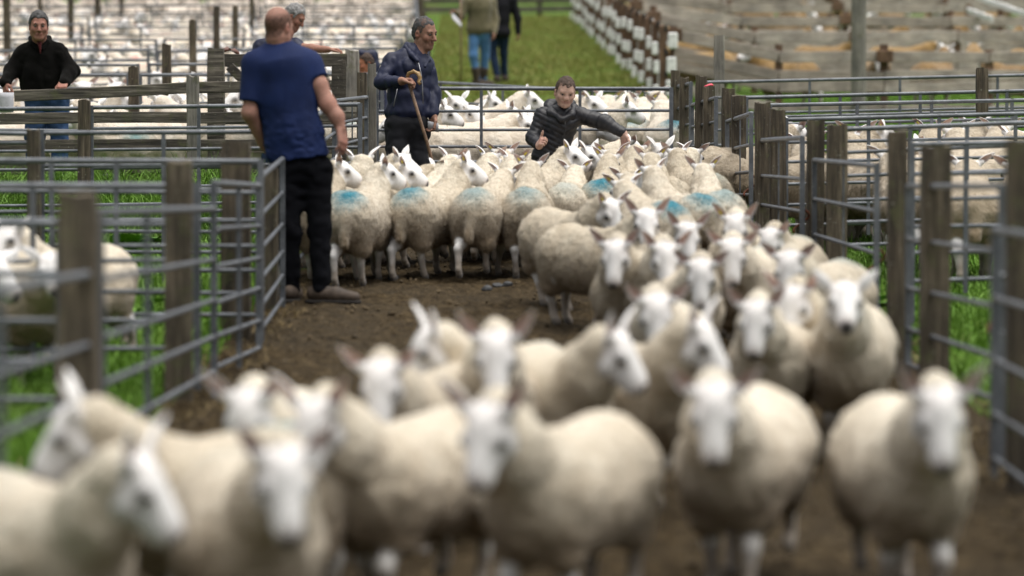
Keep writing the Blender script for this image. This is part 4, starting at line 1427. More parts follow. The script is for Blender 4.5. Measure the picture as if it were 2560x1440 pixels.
# ------------------------------------------------------------------ the packed pens behind, left
rows = [r[0] for r in far_rows]
edges = [31.5] + rows + [81, 88]
rr = random.Random(5)
spots = []
for i in range(len(edges) - 1):
    D = edges[i] + 0.55; rank = 0
    while D < edges[i + 1] - 0.35:
        s = F / D
        x = -(1280 / s) - 0.4 + rr.uniform(0, 0.5); col = 0
        xr = -1.5 - 0.018 * (D - 40)
        while x < xr - 0.3:
            spots.append((i, x + rr.uniform(-0.1, 0.1), D + rr.uniform(-0.2, 0.2), rank, col)); col += 1
            x += rr.uniform(0.85, 1.3)
        D += rr.uniform(0.8, 1.05); rank += 1
print("far spots", len(spots))
ORD = ("first", "second", "third", "fourth", "fifth", "sixth", "seventh", "eighth", "ninth", "tenth", "eleventh", "twelfth", "thirteenth", "fourteenth", "fifteenth", "sixteenth", "seventeenth", "eighteenth", "nineteenth", "twentieth")
KEEP = 220
def far_pose():
    key = rr.choice(("farup", "farlow", "farlow", "farside"))
    hd = rr.choice((88, 272, 80, 95, 265, 280, 100, 250, 180, 10, 150, 215)) + rr.uniform(-12, 12)
    return key, hd, rr.random() < 0.5, rr.uniform(0.94, 1.06)
rest = []
for n, (i, x, D, rank, col) in enumerate(spots):
    key, hd, mi, sc = far_pose()
    red = rr.choice((0, 0, 0.35, 0.6, 0.8))
    if n < KEEP:
        put_sheep(key, (x, D, float(ground(x, D))), hd, sc, mi, label=f"cream sheep, {ORD[col]} from left in {ORD[rank]} rank behind " + ("the mossy plank fence" if i == 0 else f"{ORD[i - 1]} far hurdle row"), group="sheep packed in the far left pens", red=red, soil=0.0, clean=rr.uniform(0.2, 0.9), fleece=False, parts=False)
    else:
        rest.append((key, hd, mi, sc, x, D))
# the remaining, farther animals read as one mass
Vs, Fs, Cs, n0 = [], [], [], 0
cache = {}
for key in ("farup", "farlow", "farside"):
    me = PROTO[key]["mesh"]; nv = len(me.vertices); npoly = len(me.polygons)
    co = np.empty(nv * 3, np.float32); me.vertices.foreach_get("co", co)
    lo = np.empty(npoly * 4, np.int32); me.loops.foreach_get("vertex_index", lo)
    cc = np.empty(nv * 4, np.float32); me.color_attributes["col"].data.foreach_get("color", cc)
    co = co.reshape(-1, 3); lo = lo.reshape(-1, 4)
    # cluster vertices on a 4 cm lattice: a light far mesh
    kx = np.round(co / 0.042).astype(int); _, inv, first = np.unique(kx, axis=0, return_inverse=True, return_index=True)[0], None, None
    uq, first, inv = np.unique(kx, axis=0, return_index=True, return_inverse=True)
    inv = inv.ravel()
    q = inv[lo]; ok = np.array([len(set(t)) == 4 for t in q])
    cache[key] = (co[first], q[ok], cc.reshape(-1, 4)[first])
for key, hd, mi, sc, x, D in rest:
    co, q, c4 = cache[key]
    a = math.radians(hd); yw = math.atan2(-math.cos(a), math.sin(a))
    v = co * (sc, -sc if mi else sc, sc)
    c_, s_ = math.cos(yw), math.sin(yw)
    v = np.c_[v[:, 0] * c_ - v[:, 1] * s_ + x, v[:, 0] * s_ + v[:, 1] * c_ + D, v[:, 2] + float(ground(x, D))]
    Vs.append(v); Fs.append(q[:, ::-1] + n0 if mi else q + n0); Cs.append(c4); n0 += len(v)
WOOL_FAR = plain_mat("distant_fleece", (0.62, 0.54, 0.46), 0.95, 0, 0.3, 1.3)
tag(link("distant_flock", mk("distant_flock", np.concatenate(Vs), np.concatenate(Fs), WOOL_FAR)), "distant packed flock in the uppermost pens at the left", "flock", kind="stuff")

# golden sheep in the wooden pens
GG = "golden brown sheep in the wooden pens"
gl = ("nearest", "second", "third", "fourth", "fifth")
for i, (d0, d1) in enumerate(((54.6, 60), (61, 67), (68, 74), (75, 81.5), (82.5, 89))):
    D = d0 + 0.5
    for rowi in range(1):
        x = 2.9 + rr.uniform(0, 0.4); col = 0
        while x < 1280 * D / F + 0.3:
            key, hd, mi, sc = far_pose()
            put_sheep(key, (x, D + rr.uniform(-0.3, 0.3), float(ground(x, D))), hd, sc * 1.12, mi, label=f"golden brown sheep, {ORD[col]} from left in {ORD[rowi]} rank behind {gl[i]} board fence", group=GG, fleece=False, parts=False, gold=True, name="golden_sheep")
            x += rr.uniform(0.8, 1.5); col += 1
        D += 2.2

# ------------------------------------------------------------------ people
def skin_mat():
    m, nt, b = material("skin")
    va = nt.nodes.new("ShaderNodeVertexColor"); va.layer_name = "col"
    p = coords(nt, "Object")
    n = noise(nt, p, 60.0, 4, 0.6)
    v = ramp(nt, n, [(0.3, (0.82, 0.8, 0.8)), (0.7, (1.12, 1.1, 1.1))]).outputs[0]
    nt.links.new(mixc(nt, 1.0, va.outputs[0], v, 'MULTIPLY'), b.inputs["Base Color"])
    b.inputs["Roughness"].default_value = 0.65
    b.inputs["Specular IOR Level"].default_value = 0.25
    b.inputs["Subsurface Weight"].default_value = 0.08
    b.inputs["Subsurface Radius"].default_value = (0.012, 0.004, 0.002)
    b.inputs["Subsurface Scale"].default_value = 0.5
    return m


def cloth_mat(name, c, rough=0.9, sheen=0.3, weave=260.0, var=0.3, spec=0.3, bmp=0.35):
    m, nt, b = material(name)
    p = coords(nt, "Object")
    n1 = noise(nt, p, 6.0, 4, 0.6); n2 = noise(nt, p, weave, 2, 0.5)
    f = mathn(nt, 'ADD', mathn(nt, 'MULTIPLY', n1, 0.7), mathn(nt, 'MULTIPLY', n2, 0.3))
    lo = tuple(x * (1 - var) for x in c); hi = tuple(min(1, x * (1 + var)) for x in c)
    nt.links.new(ramp(nt, f, [(0.3, lo), (0.7, hi)]).outputs[0], b.inputs["Base Color"])
    b.inputs["Roughness"].default_value = rough
    b.inputs["Specular IOR Level"].default_value = spec
    b.inputs["Sheen Weight"].default_value = sheen
    bump(nt, b, n2, bmp, 0.003)
    return m


SKIN = skin_mat()
HAIR_GREY = plain_mat("grey_hair", (0.042, 0.041, 0.041), 0.75, 0, 0.75, 70.0, 0.3, 300)
HAIR_WHITE = plain_mat("white_hair", (0.2, 0.197, 0.194), 0.8, 0, 0.45, 70.0, 0.3, 300)
HAIR_BROWN = plain_mat("brown_hair", (0.05, 0.03, 0.02), 0.8, 0, 0.5, 120.0, 0.9, 200)
HAIR_GINGER = plain_mat("ginger_stubble", (0.22, 0.1, 0.055), 0.85, 0, 0.4, 120.0, 0.6, 200)
BROW = plain_mat("dark_brow", (0.03, 0.022, 0.018), 0.8)
EYEW = plain_mat("eye_white", (0.13, 0.11, 0.1), 0.3, 0, 0.05)
IRIS = plain_mat("eye_iris", (0.02, 0.018, 0.018), 0.2)
POLO = cloth_mat("navy_blue_polo", (0.003, 0.012, 0.06), 0.85, 0.0, 300)
BLACK_TROUSER = cloth_mat("black_trousers", (0.004, 0.0043, 0.006), 0.95, 0.0, spec=0.1)
BOOT = plain_mat("brown_boot", (0.055, 0.038, 0.026), 0.75, 0, 0.5, 14.0, 0.3, 80)
SOLE = plain_mat("dark_sole", (0.015, 0.012, 0.01), 0.9)
NAVY_JACKET = cloth_mat("navy_jacket", (0.0075, 0.011, 0.036), 0.55, 0.0, 200, spec=0.35)
CHARCOAL = cloth_mat("charcoal_trousers", (0.018, 0.0185, 0.022), 0.9, 0.0, spec=0.2)
PUFFER = cloth_mat("black_puffer", (0.005, 0.0052, 0.0085), 0.52, 0.0, 150, spec=0.5, bmp=0.15)
FLEECE_BLACK = cloth_mat("black_fleece", (0.006, 0.0057, 0.0052), 1.0, 0.03, 140, spec=0.05, bmp=0.9)
RED_KNIT = cloth_mat("dark_red_shirt", (0.1, 0.012, 0.014), 0.9, 0.1)
DENIM = cloth_mat("blue_denim", (0.03, 0.065, 0.15), 0.9, 0.0, 220, var=0.5)
DENIM_LIGHT = cloth_mat("light_denim", (0.075, 0.18, 0.36), 0.9, 0.15, 220, var=0.4)
DENIM_DARK = cloth_mat("dark_denim", (0.013, 0.027, 0.065), 0.9, 0.0, 220)
OLIVE = cloth_mat("olive_coat", (0.115, 0.1, 0.055), 0.95, 0.2)
DARK_COAT = cloth_mat("dark_coat", (0.012, 0.012, 0.015), 0.9, 0.0, spec=0.15)
PAPER = plain_mat("white_paper", (0.5, 0.5, 0.53), 0.8, 0, 0.12, 30.0)
HORN = plain_mat("horn_handle", (0.3, 0.19, 0.08), 0.4, 0, 0.5, 60.0)
STICK = plain_mat("hazel_stick", (0.16, 0.095, 0.055), 0.6, 0, 0.5, 25.0)
METAL_ZIP = plain_mat("zip_metal", (0.32, 0.32, 0.34), 0.4, 0.6, 0.1)


def basis(yaw, pitch, roll=0.0):
    """yaw 0 faces the camera, 90 the right of the picture, 180 away; pitch positive looks down"""
    a = math.radians(yaw); p = math.radians(pitch); r = math.radians(roll)
    f = np.array([math.sin(a) * math.cos(p), -math.cos(a) * math.cos(p), -math.sin(p)])
    s = np.array([math.cos(a), math.sin(a), 0.0])          # the picture-right side when facing the camera
    u = np.cross(s, f); u = u if u[2] > 0 else -u
    s2 = s * math.cos(r) + u * math.sin(r); u2 = u * math.cos(r) - s * math.sin(r)
    return f, s2, u2


class Person:
    def __init__(self, px, s, tone=(0.42, 0.23, 0.165), H=1.78):
        self.s = s; self.root = gp(px, s); self.skin = Body(); self.tone = np.array(tone)
        self.scalp = []; self.parts = []; self.kids = []; self.paint = []; self.H = H

    def J(self, px, py, dy=0.0):
        return at(px, py, F / (F / self.s + dy)) - self.root

    def head(self, c, yaw, pitch=0, roll=0, k=1.0, hair=None, hairline=0.0, nape=-0.55, thin=0.006, eyes=True, brow=BROW, stubble=0.0, jaw=1.0, nose=1.0, mouth=0.35, child=1.0, crop=None, bald=0.0):
        f, s, u = basis(yaw, pitch, roll); S = self.skin
        q = lambda x, y, z: c + (s * x + f * y * (child ** 0.5) + u * (z if z > 0 else z * child)) * k
        R = np.array([s, f, u])
        S.ell(q(0, -0.012, 0.028), np.array([0.073, 0.094, 0.093]) * k, R, 0.03)
        S.ell(q(0, 0.018, -0.038), np.array([0.060 * jaw, 0.066 * child ** 0.4, 0.08 * child]) * k, R, 0.03)
        S.ball(q(0, 0.058, -0.1), 0.026 * k, 0.025)
        for x in (-1, 1):
            S.cone(q(x * 0.05 * jaw, 0.0, -0.06), q(x * 0.016, 0.055, -0.1), 0.02 * k, 0.019 * k, 0.025)
            S.ball(q(x * 0.04, 0.058, -0.03), 0.02 * k, 0.025)
            S.ell(q(x * 0.074, -0.012, -0.012), np.array([0.011, 0.02, 0.032]) * k, R, 0.008)
            S.ball(q(x * 0.086, -0.006, -0.008), 0.011 * k, 0.008, -1)
            S.ball(q(x * 0.031, 0.094, 0.003), 0.013 * k, 0.014, -1)
            S.ball(q(x * 0.011, 0.094, -0.039), 0.0085 * k, 0.006)
        S.cone(q(-0.036, 0.075, 0.02), q(0.036, 0.075, 0.02), 0.012 * k, 0.012 * k, 0.018)
        S.cone(q(0, 0.082, 0.008), q(0, 0.103 * nose, -0.034), 0.009 * k, 0.0135 * k, 0.012)
        S.cone(q(-0.018, 0.078, -0.066), q(0.018, 0.078, -0.066), 0.008 * k, 0.008 * k, 0.008)
        S.cone(q(-0.016, 0.077, -0.076), q(0.016, 0.077, -0.076), 0.0085 * k, 0.0085 * k, 0.008)
        mw = 0.019 if child == 1.0 else 0.013
        S.cone(q(-mw, 0.089, -0.071), q(mw, 0.089, -0.071), 0.003 * k, 0.0035 * k, 0.004, -1)
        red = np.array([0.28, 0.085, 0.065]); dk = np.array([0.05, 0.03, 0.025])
        self.paint += [(q(0, 0.088, -0.071), 0.02 * k, 0.008, red * 0.75, 0.42, R * np.array([[0.6], [1], [1.9]])),
                       (q(0, 0.1, -0.035), 0.0, 0.03 * k, red, 0.4 if child == 1.0 else 0.15, None)]
        for x in (-1, 1):
            self.paint += [(q(x * 0.045, 0.055, -0.03), 0.0, 0.04 * k, red, 0.4 if child == 1.0 else 0.15, None),
                           (q(x * 0.078, -0.012, -0.012), 0.0, 0.045 * k, red, 0.45 if child == 1.0 else 0.3, None),
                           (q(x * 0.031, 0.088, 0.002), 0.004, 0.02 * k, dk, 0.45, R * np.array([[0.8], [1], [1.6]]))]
        if stubble: self.paint += [(q(0, 0.05, -0.085), 0.02 * k, 0.075 * k, np.array([0.1, 0.07, 0.058]), stubble, None)]
        if eyes:
            v, fc = icos(0.0098 * k, 1)
            for x in (-1, 1):
                self.kids.append(("eye", mk("eye", v, fc, EYEW), q(x * 0.031, 0.0765, 0.002), None))
                v2, f2 = icos(0.0062 * k, 0)
                self.kids.append(("iris", mk("iris", v2, f2, IRIS), q(x * 0.031, 0.0845, 0.001), None))
        if brow is not None:
            B = Body()
            for x in (-1, 1): B.chain([q(x * 0.014, 0.0855, 0.0165), q(x * 0.032, 0.084, 0.023), q(x * 0.05, 0.069, 0.016)], [0.0042 * k, 0.0045 * k, 0.003 * k], 0.005)
            v, fc = mesh_of(B, 0.003, 0.01)
            self.kids.append(("eyebrows", mk("eyebrows", v, fc, brow), (0, 0, 0), None))
        if crop is not None:
            def scalp(V, o=c.copy()):
                L = (V - o) @ R.T / k
                zl = np.interp(L[:, 1], [-0.11, -0.06, -0.036, -0.022, 0.0, 0.012, 0.024, 0.036, 0.06, 0.1],
                               [-0.082, -0.075, -0.04, 0.014, 0.02, -0.012, 0.004, 0.05, 0.07 + hairline, 0.085 + hairline])
                wgt = sstep(-0.008, 0.012, L[:, 2] - zl + 0.006 * vnoise(L * 80, 4))
                top = bald * sstep(0.06, 0.1, L[:, 2] - 0.35 * L[:, 1])
                near = np.linalg.norm(L, axis=1) < 0.16
                ear = (np.abs(L[:, 0]) > 0.079)
                return np.where(near & ~ear, wgt * (1 - top), 0) * 0.92
            self.scalp.append((scalp, np.array(crop)))
        if hair is not None:
            Hr = Body()
            Hr.ell(q(0, -0.014, 0.03), np.array([0.0745, 0.0955, 0.0945]) * k + thin, R, 0.02)
            Hr.ell(q(0, -0.035, -0.02), np.array([0.066, 0.07, 0.075]) * k + thin, R, 0.03)
            o = c.copy()
            def cut(P, Hr=Hr, o=o):
                L = (P - o) @ R.T / k
                d = Hr(P) + 0.004 * vnoise(P * 90, 2) + 0.006 * vnoise(P * 38, 9)
                zl = np.interp(L[:, 1], [-0.11, -0.06, -0.036, -0.022, 0.0, 0.012, 0.024, 0.036, 0.06, 0.1],
                               [-0.082, -0.075, -0.04, 0.014, 0.018, -0.012, 0.0, 0.045, 0.066 + hairline, 0.082 + hairline])
                zl = zl + 0.011 * vnoise(L * 70, 4) + 0.014 * vnoise(L * np.array([28.0, 28.0, 8.0]), 11) + np.where(L[:, 1] > 0.03, 0.35 * np.maximum(0, 0.03 - np.abs(L[:, 0] - 0.0)) * -0.4, 0)
                return np.maximum(d, (zl - L[:, 2]) * k)
            lo, hi = Hr.bounds(0.02)
            v, fc = polygonise(cut, lo, hi, 0.005 * k)
            self.kids.append(("hair", mk("hair", v, fc, hair), (0, 0, 0), None))
        self.hq = q
        return q

    def neck(self, a, b, ra=0.055, rb=0.066): self.skin.cone(a, b, ra, rb, 0.03)

    def hand(self, wrist, d, n, t, curl=(0.5, 0.6, 0.4), size=1.0, thumb=0.5, spread=0.1):
        """d along the hand, n out of the palm, t towards the thumb"""
        S = self.skin
        d = np.asarray(d, float); d /= np.linalg.norm(d)
        n = np.asarray(n, float); n -= d * (n @ d); n /= np.linalg.norm(n)
        tt = np.cross(d, n); t = tt if tt @ np.asarray(t, float) > 0 else -tt
        kz = size
        kn = []
        for i in range(4):
            o = (1.5 - i) * 0.0205 * kz
            p = wrist + d * (0.088 - 0.004 * abs(i - 1)) * kz + t * o
            S.cone(wrist + t * o * 0.7 + d * 0.012 * kz, p, 0.0165 * kz, 0.0125 * kz, 0.012); kn.append(p)
        for i, L in enumerate((0.074, 0.083, 0.077, 0.06)):
            p = kn[i]; ang = 0.0
            dv = d * 1.0 + t * spread * (1.5 - i) * 0.5; dv /= np.linalg.norm(dv)
            for j, (fr, c) in enumerate(zip((0.45, 0.31, 0.24), curl)):
                ang += c
                e = dv * math.cos(ang) + n * math.sin(ang)
                p2 = p + e * L * fr * kz
                S.cone(p, p2, (0.0098 - 0.001 * j) * kz, (0.0092 - 0.0012 * j) * kz, 0.004)
                p = p2
        b = wrist + d * 0.025 * kz + t * 0.026 * kz
        e = (d * 0.6 + t * (0.75 - 0.3 * thumb) + n * 0.45 * thumb); e /= np.linalg.norm(e)
        p1 = b + e * 0.042 * kz
        e2 = (d * 0.85 + t * (0.5 - 0.6 * thumb) + n * 0.4 * thumb); e2 /= np.linalg.norm(e2)
        p2 = p1 + e2 * 0.034 * kz; p3 = p2 + e2 * 0.024 * kz
        S.chain([b, p1, p2, p3], [0.0165 * kz, 0.0125 * kz, 0.0105 * kz, 0.0085 * kz], 0.008)
        self.paint.append((kn[1], 0.0, 0.06, np.array([0.3, 0.1, 0.075]), 0.4, None))

    def wear(self, name, body, mat, h=0.009, cut=None):
        self.parts.append((name, body, mat, h, cut))

    def shoe(self, ankle, fwd, mat=BOOT, L=0.27, h=0.008):
        B = Body(); f = np.asarray(fwd, float); f[2] = 0; f /= np.linalg.norm(f)
        gz = ankle * (1, 1, 0)
        g = float(ground(ankle[0] + self.root[0], ankle[1] + self.root[1])) - self.root[2]
        base = np.array([ankle[0], ankle[1], g])
        B.cone(base + (0, 0, 0.06) - f * 0.05, base + f * 0.1 + (0, 0, 0.05), 0.046, 0.046, 0.03)
        B.cone(base + f * 0.1 + (0, 0, 0.05), base + f * (L - 0.09) + (0, 0, 0.036), 0.047, 0.034, 0.03)
        B.cone(base + (0, 0, 0.07), base + (0, 0, 0.15), 0.048, 0.046, 0.03)
        lo, hi = B.bounds(0.02)
        def fl(P): return np.maximum(B(P), (g + 0.014) - P[:, 2])
        v, q = polygonise(fl, lo, hi, h)
        self.kids.append(("boot", mk("boot", v, q, mat), (0, 0, 0), None))
        Sb = Body(); Sb.cone(base - f * 0.055, base + f * 0.1, 0.05, 0.05, 0.02).cone(base + f * 0.1, base + f * (L - 0.085), 0.05, 0.037, 0.02)
        lo, hi = Sb.bounds(0.02)
        v, q = polygonise(lambda P: np.maximum(np.maximum(Sb(P), P[:, 2] - g - 0.022), g - 0.004 - P[:, 2]), lo, hi, h)
        self.kids.append(("sole", mk("sole", v, q, SOLE), (0, 0, 0), None))

    def build(self, label, group=None, h=0.0065):
        V, Q = mesh_of(self.skin, h)
        col = np.tile(self.tone * 0.72, (len(V), 1))
        for c, r0, r1, colr, amt, R in self.paint:
            D = V - c
            if R is not None: D = D @ R.T
            w = amt * (1 - sstep(r0, r1 + r0, np.linalg.norm(D, axis=1)))
            col = col * (1 - w[:, None]) + np.asarray(colr) * w[:, None]
        for fn, cc in self.scalp:
            w = fn(V) * (0.85 + 0.3 * vnoise(V * 160, 6)); w = np.clip(w, 0, 1)
            col = col * (1 - w[:, None]) + cc * w[:, None]
        o = link("person", mk("person", V, Q, SKIN, True, np.c_[col, np.ones(len(V))]), loc=self.root)
        tag(o, label, "person", group)
        for name, B, mat, hh, cut in self.parts:
            lo, hi = B.bounds()
            fn = B if cut is None else (lambda P, B=B, cut=cut: np.maximum(B(P), cut(P)))
            v, q = polygonise(fn, lo, hi, hh)
            link(name, mk(name, v, q, mat), o)
        last = {}
        for name, me, loc, M in self.kids:
            up = {"iris": "eye", "sole": "boot"}.get(name)
            par = last[up] if up else o
            c = link(name, me, par, loc=np.asarray(loc, float) - np.array(par.location) if up else loc)
            last[name] = c
        self.ob = o
        return o


def folds(amp, sc, seed, stretch=(1, 1, 0.5)):
    st = np.array(stretch)
    return lambda P: amp * (1 - 2 * np.abs(fbm(P * sc * st, 2, seed))) * 0.6


def sheet(name, pts, parent, mat, thick=0.0006):
    """thin paper sheet from a grid of points (r, c, 3)"""
    pts = np.asarray(pts, float); r, c = pts.shape[:2]
    V = pts.reshape(-1, 3)
    n = np.cross(pts[0, -1] - pts[0, 0], pts[-1, 0] - pts[0, 0]); n = n / np.linalg.norm(n) * thick
    V = np.vstack([V, V + n]); m = r * c; Qd = []
    for i in range(r - 1):
        for j in range(c - 1):
            a = i * c + j
            Qd.append((a, a + 1, a + c + 1, a + c)); Qd.append((m + a + c, m + a + c + 1, m + a + 1, m + a))
    rim = [j for j in range(c)] + [i * c + c - 1 for i in range(1, r)] + [(r - 1) * c + j for j in range(c - 2, -1, -1)] + [i * c for i in range(r - 2, 0, -1)]
    for a, b in zip(rim, rim[1:] + rim[:1]): Qd.append((b, a, m + a, m + b))
    return mk(name, V, np.array(Qd), mat)


# ---- man in the blue polo shirt, seen from behind
P = Person(752, 402, (0.46, 0.25, 0.19), 1.84); J = P.J
hc = J(697, 68, 0.02)
P.head(hc, 146, 6, 0, 1.04, hair=None, crop=(0.05, 0.026, 0.018), bald=0.7, brow=None, stubble=0.0, jaw=1.1)
f_, s_, u_ = basis(146, 6)
P.neck(hc - u_ * 0.07 - f_ * 0.02, J(700, 128, 0.04), 0.066, 0.078)
shL, shR = J(638, 160, 0.0), J(768, 160, 0.06)
elL, wrL = J(624, 282, -0.02), J(662, 366, 0.12)
elR, wrR = J(820, 262, 0.0), J(852, 322, -0.02)
P.skin.chain([shL, elL, wrL], [0.055, 0.048, 0.034], 0.03)
P.skin.chain([shR, J(797, 212, 0.02), elR, J(842, 292, -0.01), wrR], [0.058, 0.053, 0.05, 0.044, 0.031], 0.03)
P.hand(wrR, J(860, 375, -0.05) - wrR, (-0.8, 0.5, 0.0), (0.2, 0.9, -0.4), (0.35, 0.45, 0.3), 1.08, 0.6)
P.hand(wrL, J(690, 400, 0.2) - wrL, (0.5, 0.6, 0), (0, 0, 1), (0.3, 0.4, 0.3), 1.0)
pv = J(752, 420, 0.05); ch = J(706, 210, 0.03)
B = Body()
B.ell(J(708, 175, 0.03), (0.215, 0.135, 0.17), k=0.08); B.ell(J(716, 250, 0.03), (0.205, 0.14, 0.2), k=0.08)
B.ell(J(735, 340, 0.03), (0.195, 0.15, 0.2), k=0.08); B.ell(J(748, 395, 0.04), (0.198, 0.145, 0.13), k=0.06)
B.cone(J(694, 128, 0.04), J(700, 160, 0.03), 0.085, 0.14, 0.06)
B.cone(J(696, 136, 0.03), shL, 0.085, 0.075, 0.05); B.cone(J(710, 136, 0.04), shR, 0.085, 0.078, 0.05)
hemA, hemB = J(660, 412, 0), J(835, 384, 0)
slv = []
for q0, q1, r0, r1 in ((shL, J(621, 290, -0.02), 0.082, 0.076), (shR, J(804, 230, 0.02), 0.082, 0.08)):
    n = (q1 - q0) / np.linalg.norm(q1 - q0)
    slv.append((Body().cone(q0, q1, r0, r1, 0.04), q1 - n * 0.085, n))
fd = folds(0.02, 6.0, 31, (1.1, 1.0, 0.45)); fd2 = folds(0.01, 14.0, 33, (1.0, 1.0, 1.6))
class Polo:
    def __init__(s_, T): s_.T = T
    def bounds(s_, pad=0.05):
        lo, hi = s_.T.bounds(pad)
        for q, _, _ in slv:
            l2, h2 = q.bounds(pad); lo = np.minimum(lo, l2); hi = np.maximum(hi, h2)
        return lo, hi
    def __call__(s_, Pt):
        z = hemA[2] + (hemB[2] - hemA[2]) * (Pt[:, 0] - hemA[0]) / (hemB[0] - hemA[0])
        d = np.maximum(s_.T(Pt), z - Pt[:, 2])
        for q, e, n in slv:
            dd = np.maximum(q(Pt), (Pt - e) @ n)
            h = np.maximum(0.045 - np.abs(d - dd), 0) / 0.045
            d = np.minimum(d, dd) - h * h * 0.045 * 0.25
        low = sstep(hemA[2] + 0.45, hemA[2] + 0.1, Pt[:, 2])
        return d + fd(Pt) * (0.45 + 0.6 * low) + fd2(Pt) * low
P.wear("polo_shirt", Polo(B), POLO, 0.009)
B = Body()
cn = J(701, 118, 0.045)
for lv in (0.0, 0.022):
    ring = [cn + np.array([0.083 * math.cos(t), 0.085 * math.sin(t), 0.02 * math.sin(t - 0.3) + lv - 0.012]) * (1, 1, 1) for t in np.linspace(0, 2 * math.pi, 13)]
    B.chain(ring, [0.0125] * 13, 0.012)
P.wear("collar", B, POLO, 0.007)
hipL, hipR = J(716, 440, 0.03), J(790, 432, 0.05)
knL, knR = J(722, 575, 0.0), J(800, 570, 0.02)
anL, anR = J(727, 728, 0.05), J(803, 722, 0.0)
B = Body()
B.ell(J(752, 415, 0.05), (0.185, 0.14, 0.13), k=0.06)
for a, b, c in ((hipL, knL, anL), (hipR, knR, anR)):
    B.cone(a, b, 0.108, 0.074, 0.05); B.cone(b, c, 0.075, 0.06, 0.03)
B.disp = folds(0.013, 9.0, 32, (1, 1, 1.3))
gz = 0.06
P.wear("trousers", B, BLACK_TROUSER, 0.009, lambda Pt: (J(0, 738)[2] + 0.0) - Pt[:, 2])
P.skin.chain([pv, ch, J(700, 130, 0.04)], [0.1, 0.1, 0.06], 0.05)
P.skin.chain([pv, hipL, knL, anL], [0.09, 0.08, 0.05, 0.04], 0.04).chain([pv, hipR, knR, anR], [0.09, 0.08, 0.05, 0.04], 0.04)
P.paint += [(elR, 0, 0.08, np.array([0.38, 0.13, 0.095]), 0.6, None)]
P.shoe(anL, (0.15, 0.9, 0)); P.shoe(anR, (0.95, -0.25, 0), L=0.31)
P.build("burly man with balding cropped head in navy polo shirt, back to camera")

# ---- man with the stick
P = Person(1022, 320, (0.4, 0.225, 0.16)); J = P.J
hc = J(1062, 82, 0.0)
P.head(hc, 52, 12, 4, 1.03, hair=HAIR_GREY, crop=(0.036, 0.034, 0.033), hairline=0.012, stubble=0.25, nose=1.06, jaw=0.95, thin=-0.0015)
f_, s_, u_ = basis(52, 12)
P.neck(hc - u_ * 0.07 - f_ * 0.02, J(1046, 140, 0.02), 0.055, 0.066)
shL, shR = J(978, 156, -0.02), J(1066, 164, 0.08)
elL, wrL = J(952, 206, -0.1), J(1002, 203, -0.24)
elR, wrR = J(1084, 228, 0.06), J(1082, 288, -0.02)
P.hand(wrL, (0.9, -0.25, 0.05), (0.2, -0.3, -0.9), (0, -1, 0.2), (0.9, 0.9, 0.5), 1.05, 0.9)
P.hand(wrR, (0.02, -0.1, -1), (-0.6, -0.6, 0), (-0.3, -0.9, 0), (0.5, 0.7, 0.4), 1.0, 0.8)
P.skin.chain([shL, elL, wrL], [0.05, 0.042, 0.03], 0.03).chain([shR, elR, wrR], [0.05, 0.042, 0.03], 0.03)
B = Body()
B.ell(J(1022, 180, 0.03), (0.175, 0.12, 0.16), k=0.08); B.ell(J(1022, 240, 0.02), (0.175, 0.13, 0.2), k=0.08); B.ell(J(1018, 282, 0.02), (0.175, 0.14, 0.1), k=0.05)
B.cone(J(1030, 135, 0.02), J(1022, 165, 0.02), 0.095, 0.14, 0.06)
B.cone(J(1030, 142, 0.02), shL, 0.07, 0.07, 0.05); B.cone(J(1044, 146, 0.04), shR, 0.07, 0.068, 0.05)
B.chain([shL, elL, wrL - (wrL - elL) * 0.08], [0.07, 0.058, 0.044], 0.025)
B.chain([shR, elR, wrR - (wrR - elR) * 0.05], [0.066, 0.054, 0.044], 0.02)
B.disp = folds(0.014, 13.0, 41, (1, 1, 0.7))
P.wear("jacket", B, NAVY_JACKET, 0.009, lambda Pt: (J(0, 303)[2]) - Pt[:, 2])
B = Body()
B.chain([J(1018, 112, 0.06), J(1016, 120, -0.02), J(1030, 138, -0.09), J(1044, 152, -0.12)], [0.02, 0.024, 0.022, 0.016], 0.02)
B.chain([J(1018, 112, 0.06), J(1040, 118, 0.1), J(1066, 130, 0.08), J(1070, 150, 0.0), J(1062, 166, -0.06)], [0.02, 0.02, 0.022, 0.02, 0.014], 0.02)
P.wear("collar", B, NAVY_JACKET, 0.007)
v, q = tube([J(1046, 156, -0.125), J(1052, 180, -0.135), J(1056, 214, -0.135), J(1058, 260, -0.15)], 0.004, 6)
P.kids.append(("zip", mk("zip", v, q, METAL_ZIP), (0, 0, 0), None))
v, q = tube([J(993, 222, -0.15), J(984, 266, -0.15)], 0.004, 6)
P.kids.append(("pocket_zip", mk("pocket_zip", v, q, METAL_ZIP), (0, 0, 0), None))
hipL, hipR = J(994, 318, 0.0), J(1040, 322, 0.05)
knL, knR = J(990, 440, -0.03), J(1046, 445, 0.08)
anL, anR = J(988, 560, 0.02), J(1044, 556, 0.14)
B = Body(); B.ell(J(1016, 305, 0.02), (0.165, 0.135, 0.13), k=0.06)
for a, b, c in ((hipL, knL, anL), (hipR, knR, anR)): B.cone(a, b, 0.105, 0.082, 0.05); B.cone(b, c, 0.082, 0.07, 0.03)
B.disp = folds(0.018, 9.0, 42, (1, 1, 1.1))
P.wear("trousers", B, CHARCOAL, 0.01)
P.skin.chain([J(1016, 305, 0.02), J(1018, 200, 0.02), J(1036, 142, 0.02)], [0.09, 0.09, 0.055], 0.05)
P.skin.chain([J(1016, 305, 0.02), hipL, knL, anL], [0.09, 0.08, 0.05, 0.035], 0.04).chain([J(1016, 305, 0.02), hipR, knR, anR], [0.09, 0.08, 0.05, 0.035], 0.04)
